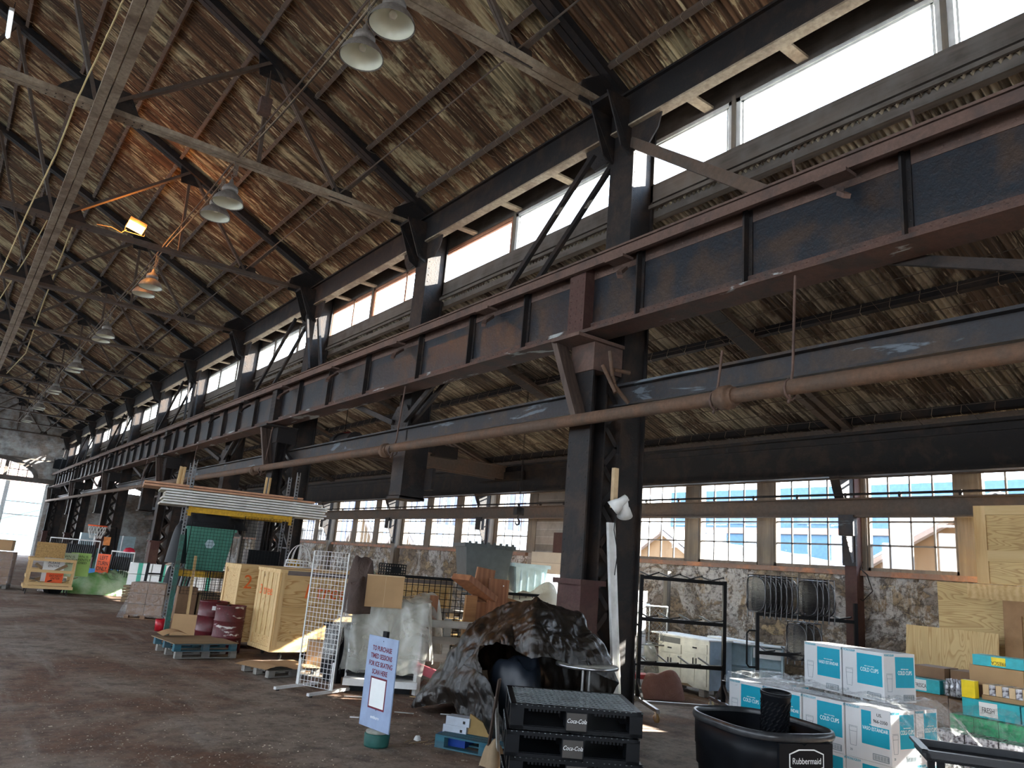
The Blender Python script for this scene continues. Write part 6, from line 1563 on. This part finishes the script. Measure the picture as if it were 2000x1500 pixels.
T = thing('board_stack', (13.7, 2.4, 0), 0, 'stack of long boards carrying the leaning plywood panels', 'boards'); MB().box((0, 0, 0), (.9, 4.2, .95)).done('stack', dirtyp, T)
T = thing('timber_ledge', (13.75, 2.4, 2.2), 0, 'timber ledge carrying the framed panel', 'ledge'); MB().box((.2, 0, 0), (1.0, 3.4, .24)).done('ledge', pine, T)
T = thing('sheet_rest', (13.25, 5.2, 0), 0, 'low wooden rest below the square plywood sheet', 'block'); MB().box((0, 0, 0), (.4, 1.3, .24)).done('block', dirtyp, T)
# black tray at the bottom right
TR = thing('black_tray', (6.18, 2.92, 0), math.atan2(-.62, .42), 'dark grey flat tray top at the bottom right corner', 'tray cart')
MB().box((0, 0, .93), (1.1, .55, .95)).done('tray_floor', black, TR); m = MB(); m.box((0, 0, .93), (1.1, .03, 1.0)); m.box((0, .52, .93), (1.1, .55, 1.0)); m.box((0, 0, .93), (.03, .55, 1.0)); m.box((1.07, 0, .93), (1.1, .55, 1.0)); m.box((-.03, -.03, .985), (1.13, .01, 1.005)); m.box((-.03, -.03, .985), (.01, .58, 1.005)); m.done('tray_rim', plain('dusty dark grey plastic', (.022, .024, .028), .4, var=.3), TR)
for x in (.08, 1.0):
    for y in (.06, .45): MB().box((x, y, .0), (x+.05, y+.05, .93)).done('leg', black, TR)

# ------------------------------------------------------------------ litter on the floor
rs = random.Random(11)
m = MB()
for i in range(2400):
    u = rs.uniform(-50, 1250); v = 1150+350*rs.random()**.6
    if u > 850 and v < 1400: continue
    p = gz(u, v)
    if p.x > 6.4: continue
    s_ = rs.uniform(.005, .014)*(1 if rs.random() < .93 else 2.2); a = rs.uniform(0, 6.3); d1 = V((cos(a), sin(a), 0))*s_; d2 = V((-sin(a), cos(a), 0))*s_*rs.uniform(.3, .8)
    m.add([p-d1+V((0, 0, .006)), p-d2+V((0, 0, .004)), p+d1+V((0, 0, .008)), p+d2+V((0, 0, .012))], [(0, 1, 2, 3)])
m.done('litter', plain('dry leaf scraps', (.40, .33, .24), .9, var=.5, scale=3), None, 'small pale scraps of leaves and paper scattered over the floor', 'litter', None, 'stuff')
for i, (u, v, L, a, mt, lb) in enumerate(((672, 1361, .3, -.1, white_s, 'white wood splinter in front of the shop shelf'), (800, 1362, .5, .1, pine, 'pale strip of wood on the floor right of the ticket sign'), (770, 1392, .22, .3, greywz, 'short chip just right of the ticket sign'), (890, 1387, .5, 0.1, pine, 'thin pale slat on the floor before the black tarp'), (860, 1396, .24, .2, white_s, 'white strip on the floor before the black tarp'), (683, 1402, .1, .1, white_s, 'white paper scrap left of the ticket sign'))):
    p = gz(u, v); MB().bar(p+V((0, 0, .012)), p+V((L*cos(a), -L*sin(a+.6), .014)), .03, .01).done('wood_scrap', mt, None, lb, 'wood scrap')
p = gz(815, 1446); o = thing('paper_cup_lid', p, 0, 'crumpled white paper lying right of the ticket sign', 'paper'); drape(lambda t: .04+.01*cos(3*t), .05, seed=2, n=14, m=6, rough=.02).done('paper', white_s, o)
for i in range(7):
    p = gz(790+8*i, 1452+2*(i % 3)); MB().tube([p+V((0, 0, .01)), p+V((.12, .05*(-1)**i, .03))], .005, 4).done('twig', dirtyp, None, 'dry twig in the little heap right of the ticket sign', 'twig', 'twigs by the ticket sign')

o = thing('rusty_plate', (14.68, 16.9, 2.7), 0, 'small rusty metal plate standing on the concrete block lintel', 'metal plate'); MB().box((0, 0, -.08), (.02, .55, .5)).done('plate', steel_r, o)
o = thing('wall_speaker', (7.1, 70.7, 6.9), 0, 'small black box fixed high on the end wall beside the girder', 'box'); MB().box((-.4, 0, 0), (.4, .45, .8)).done('case', blackm, o)
m = MB(); q = [V((14.7, 8.0, 2.75)), V((14.66, 8.1, 2.4)), V((14.66, 8.25, 2.15)), V((14.66, 8.0, 2.0)), V((14.66, 7.8, 2.2)), V((14.66, 7.9, 2.5)), V((14.68, 8.05, 2.62))]; m.tube(q, .012, 5); m.done('wall_cable', steel, None, 'loop of dark cable hanging on the stone wall below the windows', 'cable')
# ------------------------------------------------------------------ outside, seen through the windows
sid = wood('tan board siding', (.13, .072, .032), (.18, .105, .05), 'z', scale=.3); fasc = plain('pale fascia board', (.30, .22, .18), .7); snow = plain('white tent cloth', (.42, .42, .41), .6, var=.03)
def shed(x, y, w_, eave, ridge, d_, label, rz=0):
    """gable facing the hall (normal -x)"""
    T = thing('garden_shed', (x, y, -.25), rz, label, 'shed')
    MB().prism([V((0, -w_/2, 0)), V((0, w_/2, 0)), V((0, w_/2, eave)), V((0, 0, ridge)), V((0, -w_/2, eave))], (d_, 0, 0)).done('walls', sid, T)
    for s_ in (-1, 1): MB().bar((-.08, 0, ridge+.06), (-.08, s_*(w_/2+.25), eave-.12), .1, .22, (1, 0, 0)).done('fascia', fasc, T); MB().prism([V((-.05, 0, ridge+.16)), V((-.05, s_*(w_/2+.3), eave-.03)), V((-.05, s_*(w_/2+.3), eave+.03)), V((-.05, 0, ridge+.22))], (d_+.3, 0, 0)).done('roof_slope', snow, T)
shed(22.5, 20.2, 3.4, 3.1, 4.1, 3, 'tan wooden shed seen through the window right of the column')
shed(17.5, 6.6, 5.4, 3.05, 4.5, 2.0, 'pale tan shed with a steep fascia seen through the rightmost window')
shed(19.0, 39, 3.4, 3.0, 4.6, 3, 'tan shed seen through the far left windows')
shed(18.5, 33.5, 3.0, 2.7, 4.0, 3, 'tan shed seen behind the slate bin')
T = thing('white_tent', (26.5, 17.6, -.25), 0, 'white tent roof seen through the middle windows', 'tent'); MB().prism([V((0, -2.6, 0)), V((0, 5.2, 0)), V((0, 5.2, 3.9)), V((0, 3.0, 4.1)), V((0, -2.6, 3.3))], (4, 0, 0)).done('tent_cloth', snow, T)
T = thing('white_tent', (20, 26.0, -.25), 0, 'white tent seen through the farther windows', 'tent'); MB().prism([V((0, -2.5, 0)), V((0, 5, 0)), V((0, 5, 4.2)), V((0, -2.5, 3.6))], (3, 0, 0)).done('tent_cloth', snow, T)
ost = brick_mat('outside ashlar stone', (.08, .10, .12), (.15, .17, .18), (.30, .30, .30), (pi/2, 0, pi/2), bw=.55, bh=.2, sooty=.1)
T = thing('stone_building', (25, 9.5, -.25), 0, 'grey stone wall with an arched door seen through the third window', 'building'); MB().box((0, -2.3, 0), (1, 3.2, 5.2)).done('wall', ost, T); m = MB(); m.prism([V((-.02, 1.3+.9*cos(a*pi/10), 3.3+.9*sin(a*pi/10))) for a in range(11)]+[V((-.02, .4, 0)), V((-.02, 2.2, 0))], (.03, 0, 0)); m.done('arched_door', plain('purple grey door', (.34, .26, .32), .6), T)
T = thing('blue_building', (34, 6, -.25), 0, 'long pale blue building under the sky outside', 'building'); MB().box((0, -22, 0), (4, 24, 7.4)).done('wall', plain('pale blue cladding', (.06, .12, .18), .6), T)
for i in range(8): MB().box((-.04, -20+5.4*i, 5.6), (0, -16.6+5.4*i, 6.9)).done('window_band', plain('dark blue glazing', (.10, .16, .26), .3), T)
MB().box((-.1, -22, 5.1), (0, 24, 5.4)).done('red_band', plain('rusty band', (.38, .20, .14), .7), T)
T = thing('striped_building', (24, 48, -.25), 0, 'long building with vertical pale stripes seen through the far windows', 'building'); MB().box((0, -18, 0), (4, 24, 7.8)).done('wall', plain('purple grey glazing', (.16, .17, .28), .4), T)
m = MB(); [m.box((-.08, -17.5+.9*i, 0), (0, -17.2+.9*i, 7.8)) for i in range(46)]; m.done('stripes', white, T, kind='stuff')
for i in range(3):
    T = thing('blue_cylinder', (18+i*.9, 6.9+.8*i, -.25), 0, f'bright blue post outside the right windows, {["left","middle","right"][i]} one', 'post'); MB().tube([(0, 0, 0), (0, 0, 3.6+.2*i)], .12, 10).done('post', plain('bright blue paint', (.03, .14, .42), .5), T)
# furnace towers seen through the clerestory and the end opening
for i, (x, y, r, h_) in enumerate(((38, 42, 1.6, 26), (40, 51, 1.3, 30), (36, 66, 2.2, 24))):
    T = thing('furnace_stack', (x, y, -.25), 0, f'rusty blue furnace stack outside, {["nearest","middle","farthest"][i]} seen through the clerestory', 'chimney'); m = MB(); m.lathe([(r, 0), (r*.9, h_*.6), (r, h_*.62), (r*.8, h_), (0, h_)], n=20); m.done('shell', rusty('blue grey furnace plate', (.22, .25, .32), (.35, .18, .12), .4, metal=0), T)
    m = MB(); [m.lathe([(r*1.02, h_*.2*k), (r*1.1, h_*.2*k+.1), (r*1.02, h_*.2*k+.3)], n=20) for k in range(1, 5)]; m.done('rings', steel_w, T)
T = thing('pipe_bridge', (29, 34, 0), 0, 'big grey pipe and truss crossing outside the clerestory', 'pipe'); MB().tube([(0, -4, 15), (3, 8, 15.5), (6, 20, 13)], 1.1, 14).done('pipe', steel_g, T); MB().box((-.4, -4, 0), (.4, -3.2, 14)).box((2.6, 7.6, 0), (3.4, 8.4, 15)).done('leg', steel_w, T); m = MB(); [m.bar((0, -4+3*i, 13.5), (0, -2.5+3*i, 11.8), .2, .2) or m.bar((0, -2.5+3*i, 11.8), (0, -1+3*i, 13.5), .2, .2) for i in range(8)]; m.done('truss', steel_w, T)
# end opening
T = thing('end_building', (4, 92, -.25), 0, 'pale blue buildings beyond the end doorway', 'building'); MB().box((1.2, 0, 0), (6.5, 3, 6)).done('wall', plain('aqua cladding', (.14, .24, .27), .6), T); MB().prism([V((1, -.5, 3.0)), V((6.8, -.5, 5.2)), V((6.8, -.5, 5.8)), V((1, -.5, 3.4))], (0, 2, 0)).done('sloping_roof', plain('dark tent roof', (.10, .12, .13), .6), T)
MB().box((-8, 5, 0), (12, 6, 12)).done('rear_wall', brick_mat('far red brick', (.34, .20, .17), (.42, .26, .22), (.4, .35, .33), (pi/2, 0, 0), bw=.5, bh=.2, sooty=.3), T)
m = MB()
for z in (4.5, 5.4, 6.3): m.box((-3, 1.8, z+2.2), (6.5, 1.9, z+2.32))
for i in range(10): m.box((-3+i*1.05, 1.8, 6.5), (-2.9+i*1.05, 1.9, 8.7))
m.done('gallery_rail', plain('tan rail', (.55, .42, .22), .6), T)
T = thing('metal_barrier', (.5, 73.5, 0), 0, 'row of metal crowd barriers beyond the end doorway', 'barrier'); m = MB()
for z in (.2, 1.5): m.tube([(0, 0, z), (6.2, 0, z)], .04, 6)
for i in range(40): m.tube([(.155*i, 0, .2), (.155*i, 0, 1.5)], .015, 4)
m.done('bars', chrome, T)
